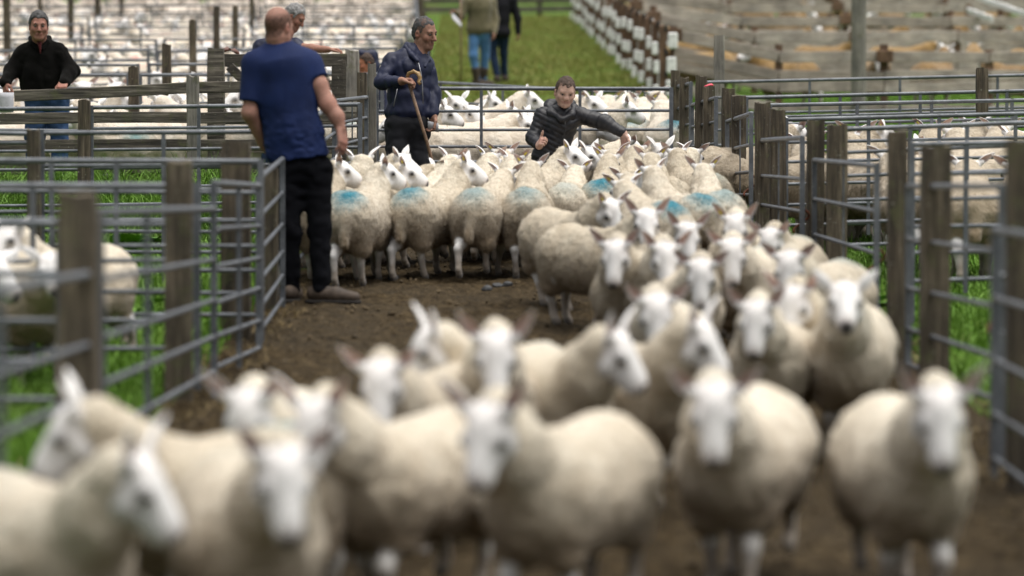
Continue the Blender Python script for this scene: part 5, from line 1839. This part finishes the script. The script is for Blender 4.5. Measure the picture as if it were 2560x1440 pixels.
P.shoe(anL, (0.5, -0.8, 0)); P.shoe(anR, (0.6, -0.7, 0))
P.build("lean grey haired man in navy jacket leaning on a horn handled stick")
# the stick and its horn handle
a = at(1018, 193, F / (F / 320 - 0.27)); b_ = at(1083, 415, F / (F / 320 - 0.2)); d_ = (b_ - a) / np.linalg.norm(b_ - a)
t_ = (a[2] - float(ground(b_[0] + 0.1, b_[1]))) / (-d_[2])
end = a + d_ * t_
st = empty("walking_stick", end); tag(st, "long hazel walking stick with curled horn handle held by the grey haired man", "stick")
v, q = tube(np.array([a + d_ * 0.0, a + d_ * t_ * 0.4 + (0.006, 0, 0), a + d_ * t_ * 0.75 - (0.005, 0, 0), end]) - end, [0.0125, 0.013, 0.0125, 0.011], 8)
link("shaft", mk("shaft", v, q, STICK), st)
hp = [a, a + (0.012, 0, 0.03), a + (0.05, -0.01, 0.045), a + (0.085, -0.01, 0.03), a + (0.1, -0.01, -0.005), a + (0.088, -0.01, -0.035), a + (0.1, -0.02, -0.055), a + (0.112, -0.02, -0.045)]
v, q = tube(np.array(hp) - end, [0.013, 0.016, 0.018, 0.018, 0.016, 0.014, 0.011, 0.007], 8)
link("horn_handle", mk("horn_handle", v, q, HORN), st)
c = at(1084, 312, F / (F / 320 - 0.05))
g_ = np.array([[c + (-0.045 + 0.028 * j, -0.02 + 0.012 * i, 0.03 - 0.035 * i - 0.006 * j) for j in range(4)] for i in range(3)])
tag(link("folded_paper", sheet("folded_paper", g_ - c, None, PAPER), loc=c), "small folded white paper in the grey haired man's lowered hand", "paper")

# ---- the boy
P = Person(1392, 333, (0.6, 0.4, 0.32), 1.34); J = P.J
hc = J(1413, 231, -0.1)
P.head(hc, 8, 16, -4, 0.97, hair=HAIR_BROWN, crop=(0.03, 0.02, 0.014), hairline=-0.002, nose=0.94, jaw=0.98, thin=0.0005, child=0.84)
f_, s_, u_ = basis(8, 20)
P.neck(hc - u_ * 0.06 - f_ * 0.02, J(1408, 285, 0.0), 0.045, 0.055)
shL, shR = J(1358, 290, 0.0), J(1448, 288, 0.0)
elL, wrL = J(1334, 345, -0.02), J(1348, 364, -0.24)
elR, wrR = J(1512, 307, -0.08), J(1558, 332, -0.14)
P.hand(wrL, (0.1, -0.55, 0.3), (0.85, -0.2, -0.1), (0.1, 0.1, 1), (1.1, 1.2, 0.8), 0.86, -0.1)
P.hand(wrR, (0.12, -0.1, -0.9), (-0.6, -0.5, 0), (-0.7, -0.6, 0), (0.25, 0.35, 0.3), 0.86, 0.3, 0.25)
B = Body()
B.ell(J(1402, 308, 0.0), (0.13, 0.105, 0.12), k=0.06); B.ell(J(1390, 350, 0.02), (0.122, 0.11, 0.15), k=0.06); B.ell(J(1368, 390, 0.05), (0.125, 0.115, 0.1), k=0.05)
B.cone(J(1406, 284, 0.0), J(1404, 300, 0.0), 0.085, 0.11, 0.05)
B.cone(J(1395, 288, 0.0), shL, 0.065, 0.064, 0.04); B.cone(J(1415, 288, 0), shR, 0.065, 0.064, 0.04)
B.chain([shL, elL, wrL + (elL - wrL) * 0.12], [0.066, 0.06, 0.042], 0.03)
B.chain([shR, elR, wrR + (elR - wrR) * 0.1], [0.066, 0.058, 0.042], 0.03)
axR = (wrR - shR) / np.linalg.norm(wrR - shR)
def quilt(Pt):
    z = Pt[:, 2] - 0.5 * np.abs(Pt[:, 0] - hc[0] + 0.01)
    t1 = z / 0.04
    armR = Pt[:, 0] > shR[0] + 0.02
    t1 = np.where(armR, ((Pt - shR) @ axR) / 0.042, t1)
    rid = np.abs(np.sin(math.pi * t1))
    return -0.0048 * rid ** 0.6 + 0.004 + 0.006 * fbm(Pt * 16, 3, 51)
B.disp = quilt
P.wear("puffer_jacket", B, PUFFER, 0.0065)
B = Body()
B.chain([J(1372, 268, 0.02), J(1380, 282, -0.06), J(1404, 298, -0.12), J(1428, 288, -0.08), J(1436, 268, 0.0)], [0.03, 0.032, 0.028, 0.03, 0.028], 0.03)
B.cone(J(1376, 262, 0.08), J(1425, 262, 0.09), 0.05, 0.05, 0.04)
B.disp = lambda Pt: 0.006 * fbm(Pt * 25, 2, 52)
P.wear("hood", B, PUFFER, 0.0065)
v, q = tube([J(1412, 300, -0.14), J(1414, 322, -0.135), J(1408, 345, -0.12), J(1395, 372, -0.095), J(1382, 398, -0.1)], 0.0035, 6)
P.kids.append(("zip", mk("zip", v, q, BLACK_RUBBER), (0, 0, 0), None))
hip = J(1372, 420, 0.06)
B = Body(); B.ell(hip, (0.14, 0.12, 0.1), k=0.05)
for dx, kx in ((-0.07, -0.08), (0.07, 0.09)):
    B.cone(hip + (dx, 0, -0.03), hip + (kx, -0.05, -0.3), 0.075, 0.055, 0.04); B.cone(hip + (kx, -0.05, -0.3), np.array([hip[0] + kx * 1.2, hip[1], 0.1]), 0.055, 0.045, 0.03)
    P.shoe(np.array([hip[0] + kx * 1.2, hip[1], 0.1]), (0.1, -1, 0), L=0.22)
P.wear("trousers", B, BLACK_TROUSER, 0.01)
P.skin.chain([hip, J(1392, 340, 0.02), J(1406, 288, 0.0)], [0.08, 0.08, 0.045], 0.05).chain([J(1406, 295, 0), shL, elL, wrL], [0.05, 0.045, 0.035, 0.026], 0.03).chain([J(1406, 295, 0), shR, elR, wrR], [0.05, 0.045, 0.035, 0.026], 0.03)
P.build("boy with cropped hair in black puffer jacket reaching over the sheep", h=0.0055)

# ---- man in black fleece leaning on the plank fence
P = Person(104, 278, (0.44, 0.22, 0.165)); J = P.J
hc = J(97, 64, -0.15)
P.head(hc, 10, 6, 0, 1.06, hair=HAIR_GREY, crop=(0.032, 0.031, 0.031), hairline=0.01, jaw=1.12, thin=0.007)
f_, s_, u_ = basis(10, 6)
P.neck(hc - u_ * 0.07 - f_ * 0.02, J(100, 112, 0.0), 0.062, 0.07)
shL, shR = J(58, 136, 0.0), J(146, 132, 0.0)
elL, wrL = J(30, 176, -0.02), J(13, 206, -0.16)
elR, wrR = J(178, 178, -0.02), J(160, 206, -0.2)
P.hand(wrL, (0.1, -0.3, -0.9), (0.6, 0.3, -0.3), (0.2, -0.9, 0), (0.9, 0.9, 0.6), 1.05, 0.9)
P.hand(wrR, (-0.1, -0.75, -0.45), (0, 0.2, -0.9), (-0.9, 0, 0), (0.9, 1.0, 0.7), 1.1, 0.8)
B = Body()
B.ell(J(102, 158, 0.02), (0.195, 0.14, 0.17), k=0.08); B.ell(J(104, 198, 0.04), (0.2, 0.16, 0.17), k=0.08); B.ell(J(108, 228, 0.06), (0.2, 0.155, 0.1), k=0.05)
B.cone(J(100, 108, 0.0), J(102, 130, 0.02), 0.09, 0.14, 0.06)
B.cone(J(95, 112, 0), shL, 0.075, 0.075, 0.05); B.cone(J(108, 112, 0), shR, 0.075, 0.075, 0.05)
B.chain([shL, elL, wrL], [0.082, 0.07, 0.052], 0.04); B.chain([shR, elR, wrR], [0.085, 0.076, 0.054], 0.04)
B.disp = folds(0.012, 12.0, 61, (1, 1, 0.7))
P.wear("fleece_jacket", B, FLEECE_BLACK, 0.01, lambda Pt: (J(0, 243)[2]) - Pt[:, 2])
B = Body()
B.chain([J(78, 96, 0.05), J(82, 108, -0.07), J(96, 120, -0.12)], [0.024, 0.026, 0.02], 0.02); B.chain([J(78, 96, 0.05), J(100, 92, 0.1), J(122, 96, 0.05), J(118, 106, -0.06), J(104, 122, -0.12)], [0.024, 0.024, 0.024, 0.026, 0.02], 0.02)
P.wear("collar", B, FLEECE_BLACK, 0.008)
v, q = tube([J(98, 106, -0.115), J(100, 118, -0.145), J(101, 134, -0.15)], [0.022, 0.012, 0.006], 8)
P.kids.append(("red_placket", mk("red_placket", v, q, RED_KNIT), (0, 0, 0), None))
hipL, hipR = J(90, 248, 0.08), J(142, 248, 0.08)
knL, knR = J(88, 360, 0.05), J(150, 360, 0.08); anL, anR = J(88, 468, 0.1), J(146, 468, 0.12)
B = Body(); B.ell(J(116, 240, 0.08), (0.185, 0.14, 0.13), k=0.06)
for a, b, c in ((hipL, knL, anL), (hipR, knR, anR)): B.cone(a, b, 0.11, 0.085, 0.05); B.cone(b, c, 0.085, 0.075, 0.03)
B.disp = folds(0.014, 9.0, 62, (1, 1, 1.1))
P.wear("jeans", B, DENIM, 0.011)
P.skin.chain([J(116, 240, 0.08), J(104, 180, 0.04), J(100, 112, 0.0)], [0.09, 0.09, 0.06], 0.05).chain([J(100, 122, 0.0), shL, elL, wrL], [0.06, 0.05, 0.042, 0.034], 0.03).chain([J(100, 122, 0), shR, elR, wrR], [0.06, 0.05, 0.042, 0.034], 0.03)
P.shoe(anL, (0, -1, 0)); P.shoe(anR, (0.2, -1, 0))
P.build("grey haired man in black fleece and jeans leaning on the plank fence")
c = at(14, 248, F / (F / 278 - 0.22))
g_ = np.array([[c + (-0.075 + 0.05 * j, -0.006 * i * (j - 1.5), 0.06 - 0.045 * i) for j in range(4)] for i in range(5)])
tag(link("paper_sheet", sheet("paper_sheet", g_ - c, None, PAPER), loc=c), "white paper sheet held by the man in black at left edge", "paper")

# ---- grey haired man half hidden behind the polo shirt
P = Person(700, 268, (0.4, 0.21, 0.15)); J = P.J
hc = J(737, 42, 0.0)
P.head(hc, 74, 30, 0, 1.02, hair=HAIR_WHITE, crop=(0.13, 0.128, 0.126), hairline=0.002, stubble=0.15, thin=0.003)
f_, s_, u_ = basis(74, 30)
P.neck(hc - u_ * 0.07 - f_ * 0.02, J(712, 98, 0.0), 0.058, 0.066)
shL, shR = J(655, 120, 0.1), J(738, 118, -0.1)
elR, wrR = J(778, 122, -0.25), J(820, 124, -0.28)
P.skin.chain([shR, elR, wrR], [0.05, 0.042, 0.031], 0.03)
P.hand(wrR, (0.9, -0.1, 0.0), (0.1, 0, -1), (0, -0.9, 0), (0.5, 0.7, 0.4), 1.05, 0.5)
B = Body()
B.ell(J(700, 160, 0.02), (0.21, 0.16, 0.19), k=0.08); B.ell(J(700, 230, 0.02), (0.2, 0.16, 0.2), k=0.08)
B.cone(J(708, 104, 0.0), J(704, 140, 0.0), 0.08, 0.15, 0.05)
B.cone(J(700, 118, 0.03), shL, 0.1, 0.09, 0.05); B.cone(J(705, 118, 0), shR, 0.1, 0.09, 0.05)
B.cone(shR, J(752, 122, -0.16), 0.075, 0.065, 0.05); B.chain([shL, J(640, 200, 0.1), J(650, 260, 0.0)], [0.08, 0.07, 0.05], 0.04)
B.disp = folds(0.014, 9.0, 63)
P.wear("shirt", B, NAVY_JACKET, 0.011, lambda Pt: (J(0, 285)[2]) - Pt[:, 2])
B = Body(); hp_ = J(700, 285, 0.02); B.ell(hp_, (0.19, 0.15, 0.12), k=0.05)
for dx in (-0.09, 0.1):
    B.cone(hp_ + (dx, 0, -0.05), hp_ + (dx, 0, -0.42), 0.1, 0.08, 0.04); B.cone(hp_ + (dx, 0, -0.42), np.array([hp_[0] + dx, hp_[1], 0.1]), 0.08, 0.06, 0.03)
    P.shoe(np.array([hp_[0] + dx, hp_[1], 0.1]), (0.5, -0.8, 0))
P.wear("trousers", B, DENIM_DARK, 0.012)
P.skin.chain([hp_, J(700, 180, 0.02), J(710, 105, 0)], [0.09, 0.09, 0.06], 0.05)
P.build("white haired man behind the blue polo man, bare arm along wooden gate", h=0.007)

# ---- hooded person glimpsed between the posts
P = Person(915, 236, (0.42, 0.18, 0.1), 1.4); J = P.J
hc = J(912, 158, 0.0)
P.head(hc, -62, 12, 0, 0.98, hair=HAIR_BROWN)
f_, s_, u_ = basis(-62, 12)
P.neck(hc - u_ * 0.07 - f_ * 0.02, J(920, 205, 0.0), 0.05, 0.06)
B = Body()
B.chain([hc + u_ * 0.11 + f_ * 0.02, hc + u_ * 0.06 - f_ * 0.1, hc - u_ * 0.06 - f_ * 0.1, J(922, 205, 0)], [0.045, 0.055, 0.06, 0.08], 0.04)
B.ell(J(922, 250, 0.02), (0.17, 0.13, 0.19), k=0.06); B.ell(J(922, 300, 0.02), (0.16, 0.13, 0.18), k=0.06)
B.chain([J(892, 225, 0.0), J(884, 270, -0.05), J(890, 300, -0.15)], [0.075, 0.06, 0.045], 0.04).chain([J(950, 225, 0.0), J(962, 275, 0), J(950, 310, -0.1)], [0.075, 0.06, 0.045], 0.04)
B.disp = folds(0.012, 9.0, 66)
P.wear("hooded_coat", B, NAVY_JACKET, 0.012)
P.hand(J(890, 300, -0.15), (0.1, -0.5, -0.6), (0.5, 0, -0.5), (0, -1, 0), (0.5, 0.7, 0.4), 0.9); P.hand(J(950, 310, -0.1), (0, -0.5, -0.6), (-0.5, 0, -0.5), (0, -1, 0), (0.5, 0.7, 0.4), 0.9)
B = Body(); hp_ = J(922, 335, 0.02); B.ell(hp_, (0.15, 0.13, 0.1), k=0.05)
for dx in (-0.08, 0.08):
    B.cone(hp_ + (dx, 0, 0), np.array([hp_[0] + dx, hp_[1], 0.1]), 0.085, 0.055, 0.04); P.shoe(np.array([hp_[0] + dx, hp_[1], 0.1]), (-0.4, -0.8, 0), L=0.24)
P.wear("trousers", B, CHARCOAL, 0.012)
P.skin.chain([hp_, J(922, 260, 0.02), J(920, 205, 0)], [0.07, 0.07, 0.05], 0.05)
P.build("person in navy hood glimpsed between the posts left of the stick man", h=0.008)

# ---- two walkers on the grass, heads above the picture
def walker(px, s, dx, yaw, coat, jeans, label, hem, boots, arm, legs, h=0.012):
    P = Person(px, s); J = P.J
    hip = np.array([0, 0, 0.92]); chest = np.array([0, 0, 1.3]); nk = np.array([0, 0, 1.5])
    hc = np.array([0, 0, 1.64]); P.head(hc, yaw, 5, 0, 1.0, hair=HAIR_GREY); P.neck(hc - (0, 0, 0.07), nk)
    f_, s_, u_ = basis(yaw, 0)
    B = Body(); B.ell(chest, (0.22, 0.17, 0.22), k=0.08); B.ell((0, 0, 1.05), (0.2, 0.16, 0.22), k=0.08); B.ell((0, 0, hem + 0.1), (0.215, 0.17, 0.14), k=0.06)
    B.cone(nk, chest, 0.08, 0.16, 0.05)
    for a in arm:
        sh = np.array(a[0]); B.cone((0, 0, 1.42), sh, 0.1, 0.085, 0.05); B.chain([sh, np.array(a[1]), np.array(a[2])], [0.085, 0.07, 0.05], 0.04)
        P.skin.chain([sh, np.array(a[1]), np.array(a[2])], [0.05, 0.04, 0.03], 0.03)
        P.hand(np.array(a[2]), a[3], a[4], a[5], (0.6, 0.7, 0.4), 1.0)
    B.disp = folds(0.014, 7.0, 71)
    P.wear("coat", B, coat, h, lambda Pt: hem - Pt[:, 2])
    B = Body(); B.ell(hip, (0.17, 0.14, 0.13), k=0.06)
    for (k1, a1) in legs:
        k1, a1 = np.array(k1), np.array(a1)
        B.cone(hip + (np.sign(k1[0]) * 0.08, 0, -0.05), k1, 0.1, 0.075, 0.05); B.cone(k1, a1, 0.075, 0.06, 0.03)
        P.shoe(a1, f_ * (1, 1, 0), L=0.28)
        if boots:
            Bb = Body(); m_ = k1 * 0.25 + a1 * 0.75; Bb.cone(k1 * 0.42 + a1 * 0.58, a1, 0.075, 0.06, 0.02)
            P.wear("welly", Bb, BOOT, h)
    B.disp = folds(0.012, 8.0, 72)
    P.wear("jeans", B, jeans, h)
    P.skin.chain([hip, chest, nk], [0.1, 0.1, 0.06], 0.05)
    return P.build(label, h=0.009)


walker(1198, 152, 0, 60, OLIVE, DENIM_LIGHT, "walker in olive coat, light jeans and brown boots on the grass", 0.84, True,
       (((-0.2, -0.05, 1.38), (-0.3, -0.12, 1.16), (-0.38, -0.25, 1.2), (-0.6, -0.4, 0.1), (0, -0.5, -0.6), (0, 0, 1)), ((0.2, 0.1, 1.38), (0.26, 0.05, 1.1), (0.25, -0.1, 0.88), (0, -0.2, -1), (-1, 0, 0), (0, -1, 0))),
       (((-0.09, -0.06, 0.5), (-0.04, -0.02, 0.12)), ((0.1, 0.1, 0.5), (0.06, 0.16, 0.12))))
walker(1247, 148, 0, 170, DARK_COAT, DENIM_DARK, "walker in dark jacket and dark jeans beside the olive coat", 0.74, False,
       (((-0.2, 0, 1.38), (-0.24, 0.05, 1.1), (-0.22, -0.1, 0.9), (0, -0.2, -1), (1, 0, 0), (0, 1, 0)), ((0.22, 0, 1.38), (0.32, 0.02, 1.08), (0.33, 0.02, 0.83), (0.05, -0.05, -1), (-0.9, 0, 0), (0, 1, 0))),
       (((-0.1, 0.05, 0.5), (-0.03, 0.0, 0.12)), ((0.08, 0.15, 0.5), (0.1, 0.25, 0.12))))
a = at(1150, -40, 156); e = gp(1152, 156)
v, q = tube([a - e, (a - e) * 0.5 + (0.01, 0, 0), (0, 0, 0)], 0.014, 8)
tag(link("walking_stick", mk("walking_stick", v, q, STICK), loc=e), "thin upright walking stick beside the olive coat walker", "stick")
c = at(1140, 40, 156)
g_ = np.array([[c + (-0.06 + 0.05 * j, -0.02 * i, 0.05 - 0.03 * i - 0.05 * j) for j in range(4)] for i in range(4)])
tag(link("catalogue_paper", sheet("catalogue_paper", g_ - c, None, PAPER), loc=c), "white paper in the olive coat walker's hand", "paper")

# ------------------------------------------------------------------ grass, clods, droppings, weeds
def blade_mat(name, c0, c1, c2):
    m, nt, b = material(name)
    p = geopos(nt)
    n = noise(nt, p, 2.5, 4, 0.6); n2 = noise(nt, p, 40.0, 2, 0.5)
    n3 = noise(nt, p, 0.7, 4, 0.65)
    f = mathn(nt, 'ADD', mathn(nt, 'MULTIPLY', n, 0.3), mathn(nt, 'ADD', mathn(nt, 'MULTIPLY', n2, 0.25), mathn(nt, 'MULTIPLY', n3, 0.45)))
    nt.links.new(ramp(nt, f, [(0.32, c0), (0.5, c1), (0.68, c2)]).outputs[0], b.inputs["Base Color"])
    b.inputs["Roughness"].default_value = 0.6
    b.inputs["Specular IOR Level"].default_value = 0.25
    return m


GRASS = blade_mat("grass_blades", (0.075, 0.1, 0.018), (0.1, 0.215, 0.02), (0.19, 0.32, 0.045))
GRASS_WALK = blade_mat("grazed_blades", (0.22, 0.16, 0.065), (0.19, 0.205, 0.042), (0.2, 0.25, 0.05))
STRAW = blade_mat("straw", (0.12, 0.085, 0.035), (0.22, 0.16, 0.07), (0.33, 0.26, 0.13))


def blades(name, n, xf, yf, hgt, wid, mat, label, keep=None, seed=1, lean=0.45):
    r = np.random.default_rng(seed)
    y = yf(r, n); x = xf(r, y)
    if keep is not None:
        k = keep(x, y); x, y = x[k], y[k]
    n = len(x)
    clump = 0.55 + 0.75 * np.clip(0.5 + 0.6 * fbm(np.stack([x * 2.2, y * 2.2, 0 * x], 1), 2, seed), 0, 1)
    z = ground(x, y) - 0.035
    a = r.uniform(0, 2 * math.pi, n); L = r.uniform(*hgt, n) * clump; w = r.uniform(*wid, n)
    ln = r.normal(0, lean, (n, 2)); B = np.stack([x, y, z], 1)
    sd = np.stack([np.cos(a), np.sin(a), 0 * a], 1) * w[:, None]
    m = B + np.c_[ln * 0.35 * L[:, None], 0.6 * L]; t = B + np.c_[ln * L[:, None], L * (1 - 0.25 * np.minimum(1.5, np.linalg.norm(ln, axis=1)))]
    V = np.stack([B - sd, B + sd, m - sd * 0.7, m + sd * 0.7, t], 1).reshape(-1, 3)
    i = np.arange(n)[:, None] * 5
    o = link(name, mk(name, V, [i + np.array([0, 1, 3, 2]), i + np.array([2, 3, 4])], mat, False))
    tag(o, label, "grass", kind="stuff")
    return o


def off_lane(x, y):
    return (x < lane_left(y) + 0.03 + 0.08 * np.sin(y * 3.1)) | (x > lane_right(y) - 0.02)


def weight(lo, hi, p=1.0):
    return lambda r, n: lo + (hi - lo) * r.random(n) ** p
blades("rough_grass", 80000, lambda r, y: lane_left(y) - 0.02 - r.random(len(y)) ** 0.8 * (0.15 * y + 0.6), weight(9.5, 29.8, 0.8), (0.08, 0.26), (0.003, 0.007), GRASS, "rough green grass in the pens left of the lane", off_lane, 3)
blades("tall_grass", 16000, lambda r, y: -1.62 - r.random(len(y)) * 3.6, weight(26.6, 29.7, 1.0), (0.25, 0.55), (0.004, 0.008), GRASS, "tall uncut grass along the foot of the plank fence", off_lane, 13)
blades("pen_grass", 36000, lambda r, y: lane_right(y) + 0.05 + r.random(len(y)) * (0.15 * y - 0.9), weight(12, 33.0, 0.8), (0.06, 0.18), (0.003, 0.007), GRASS, "rough green grass in the pens right of the lane", off_lane, 4)
blades("walk_grass", 42000, lambda r, y: -1.1 - 0.015 * (y - 36) + r.random(len(y)) * 3.6, weight(35, 98, 1.3), (0.05, 0.13), (0.006, 0.013), GRASS_WALK, "grazed green grass of the walk up the hill", None, 5)
blades("verge_grass", 14000, lambda r, y: 2.6 + r.random(len(y)) * 5.5, weight(44, 60, 1.0), (0.06, 0.18), (0.006, 0.012), GRASS, "green grass verge before the wooden pens", None, 6)
blades("straw_litter", 9000, lambda r, y: np.where(r.random(len(y)) < 0.6, lane_left(y) + r.normal(0.05, 0.16, len(y)), lane_right(y) + r.normal(-0.05, 0.18, len(y))), weight(9, 24, 1.0), (0.03, 0.1), (0.002, 0.004), STRAW, "dry straw and dead grass trampled along the lane edges", None, 7, 1.2)

# clods and droppings on the lane
r = np.random.default_rng(9)
v0, f0 = icos(1.0, 0)
Vs, Fs = [], []; n0 = 0
for i in range(2600):
    y = r.uniform(8, 27); x = r.uniform(float(lane_left(y)) + 0.1, float(lane_right(y)) - 0.1)
    sz = r.uniform(0.004, 0.014) * (1 if r.random() < 0.96 else 1.6)
    v = v0 * sz * r.uniform(0.6, 1.3, 3) * (1 + 0.25 * r.normal(size=(len(v0), 1)))
    v = v * (1, 1, 0.7) + (x, y, float(ground(x, y)) + 0.012)
    Vs.append(v); Fs.append(f0 + n0); n0 += len(v)
CLOD = plain_mat("mud_clod", (0.085, 0.06, 0.03), 0.9, 0, 0.6, 3.0)
tag(link("mud_clods", mk("mud_clods", np.concatenate(Vs), np.concatenate(Fs), CLOD)), "loose mud clods and droppings strewn over the lane", "clods", kind="stuff")
STONE = plain_mat("dark_stone", (0.035, 0.037, 0.04), 0.7, 0, 0.4, 30.0)
for i, (px, py, sz, lab) in enumerate(((1243, 720, 0.035, "largest dark stone lying on the mud lane"), (1218, 728, 0.03, "dark stone left of the largest one on the lane"), (1271, 716, 0.028, "dark stone right of the largest one on the lane"), (985, 700, 0.03, "dark stone on the mud behind the blue polo man"))):
    p = on_plane(px, py, 0.0)
    v, f = icos(sz, 1); v = v * (1.2, 0.9, 0.7) * (1 + 0.35 * fbm(v * 30 + i, 2, i)[:, None])
    tag(link("stone", mk("stone", v, f, STONE, False), loc=p + (0, 0, sz * 0.4)), lab, "stone", "stones on the lane")

# broad dock leaves in the left pen and by the right gates
LEAF = blade_mat("dock_leaf", (0.05, 0.13, 0.015), (0.11, 0.23, 0.03), (0.2, 0.33, 0.07))
def dock(px, s, n, L, label):
    p = gp(px, s); root = empty("dock_plant", p)
    rr_ = np.random.default_rng(int(px))
    tag(root, label, "plant", "dock plants in the pens")
    for i in range(n):
        a = rr_.uniform(0, 2 * math.pi); l = L * rr_.uniform(0.7, 1.15); w = l * 0.24; up = rr_.uniform(0.5, 1.1)
        V, Qd = [], []
        for j in range(7):
            t = j / 6; ww = w * math.sin(math.pi * min(1, 0.1 + 0.9 * t)) ** 0.8 + 0.004
            rad = l * (t * math.cos(up) + 0.15 * t * t); z = l * (t * math.sin(up) - 0.35 * t * t)
            for k in (-1, 0, 1):
                V.append((rad * math.cos(a) - k * ww * math.sin(a), rad * math.sin(a) + k * ww * math.cos(a), z + 0.25 * ww * abs(k) + 0.01 * math.sin(5 * t + k)))
        for j in range(6):
            for k in range(2): b = j * 3 + k; Qd.append((b, b + 1, b + 4, b + 3))
        link("leaf", mk("leaf", np.array(V), np.array(Qd), LEAF), root)
dock(300, 350, 12, 0.34, "clump of broad dock leaves below the lichen topped post")
dock(350, 340, 10, 0.32, "clump of broad dock leaves right of the lichen topped post")
dock(330, 430, 9, 0.3, "dock leaves in the grass nearer the camera, left pen")
dock(2160, 420, 10, 0.3, "dock leaves at foot of the third right hand post pair")
dock(150, 330, 8, 0.3, "dock leaves below the man in black")
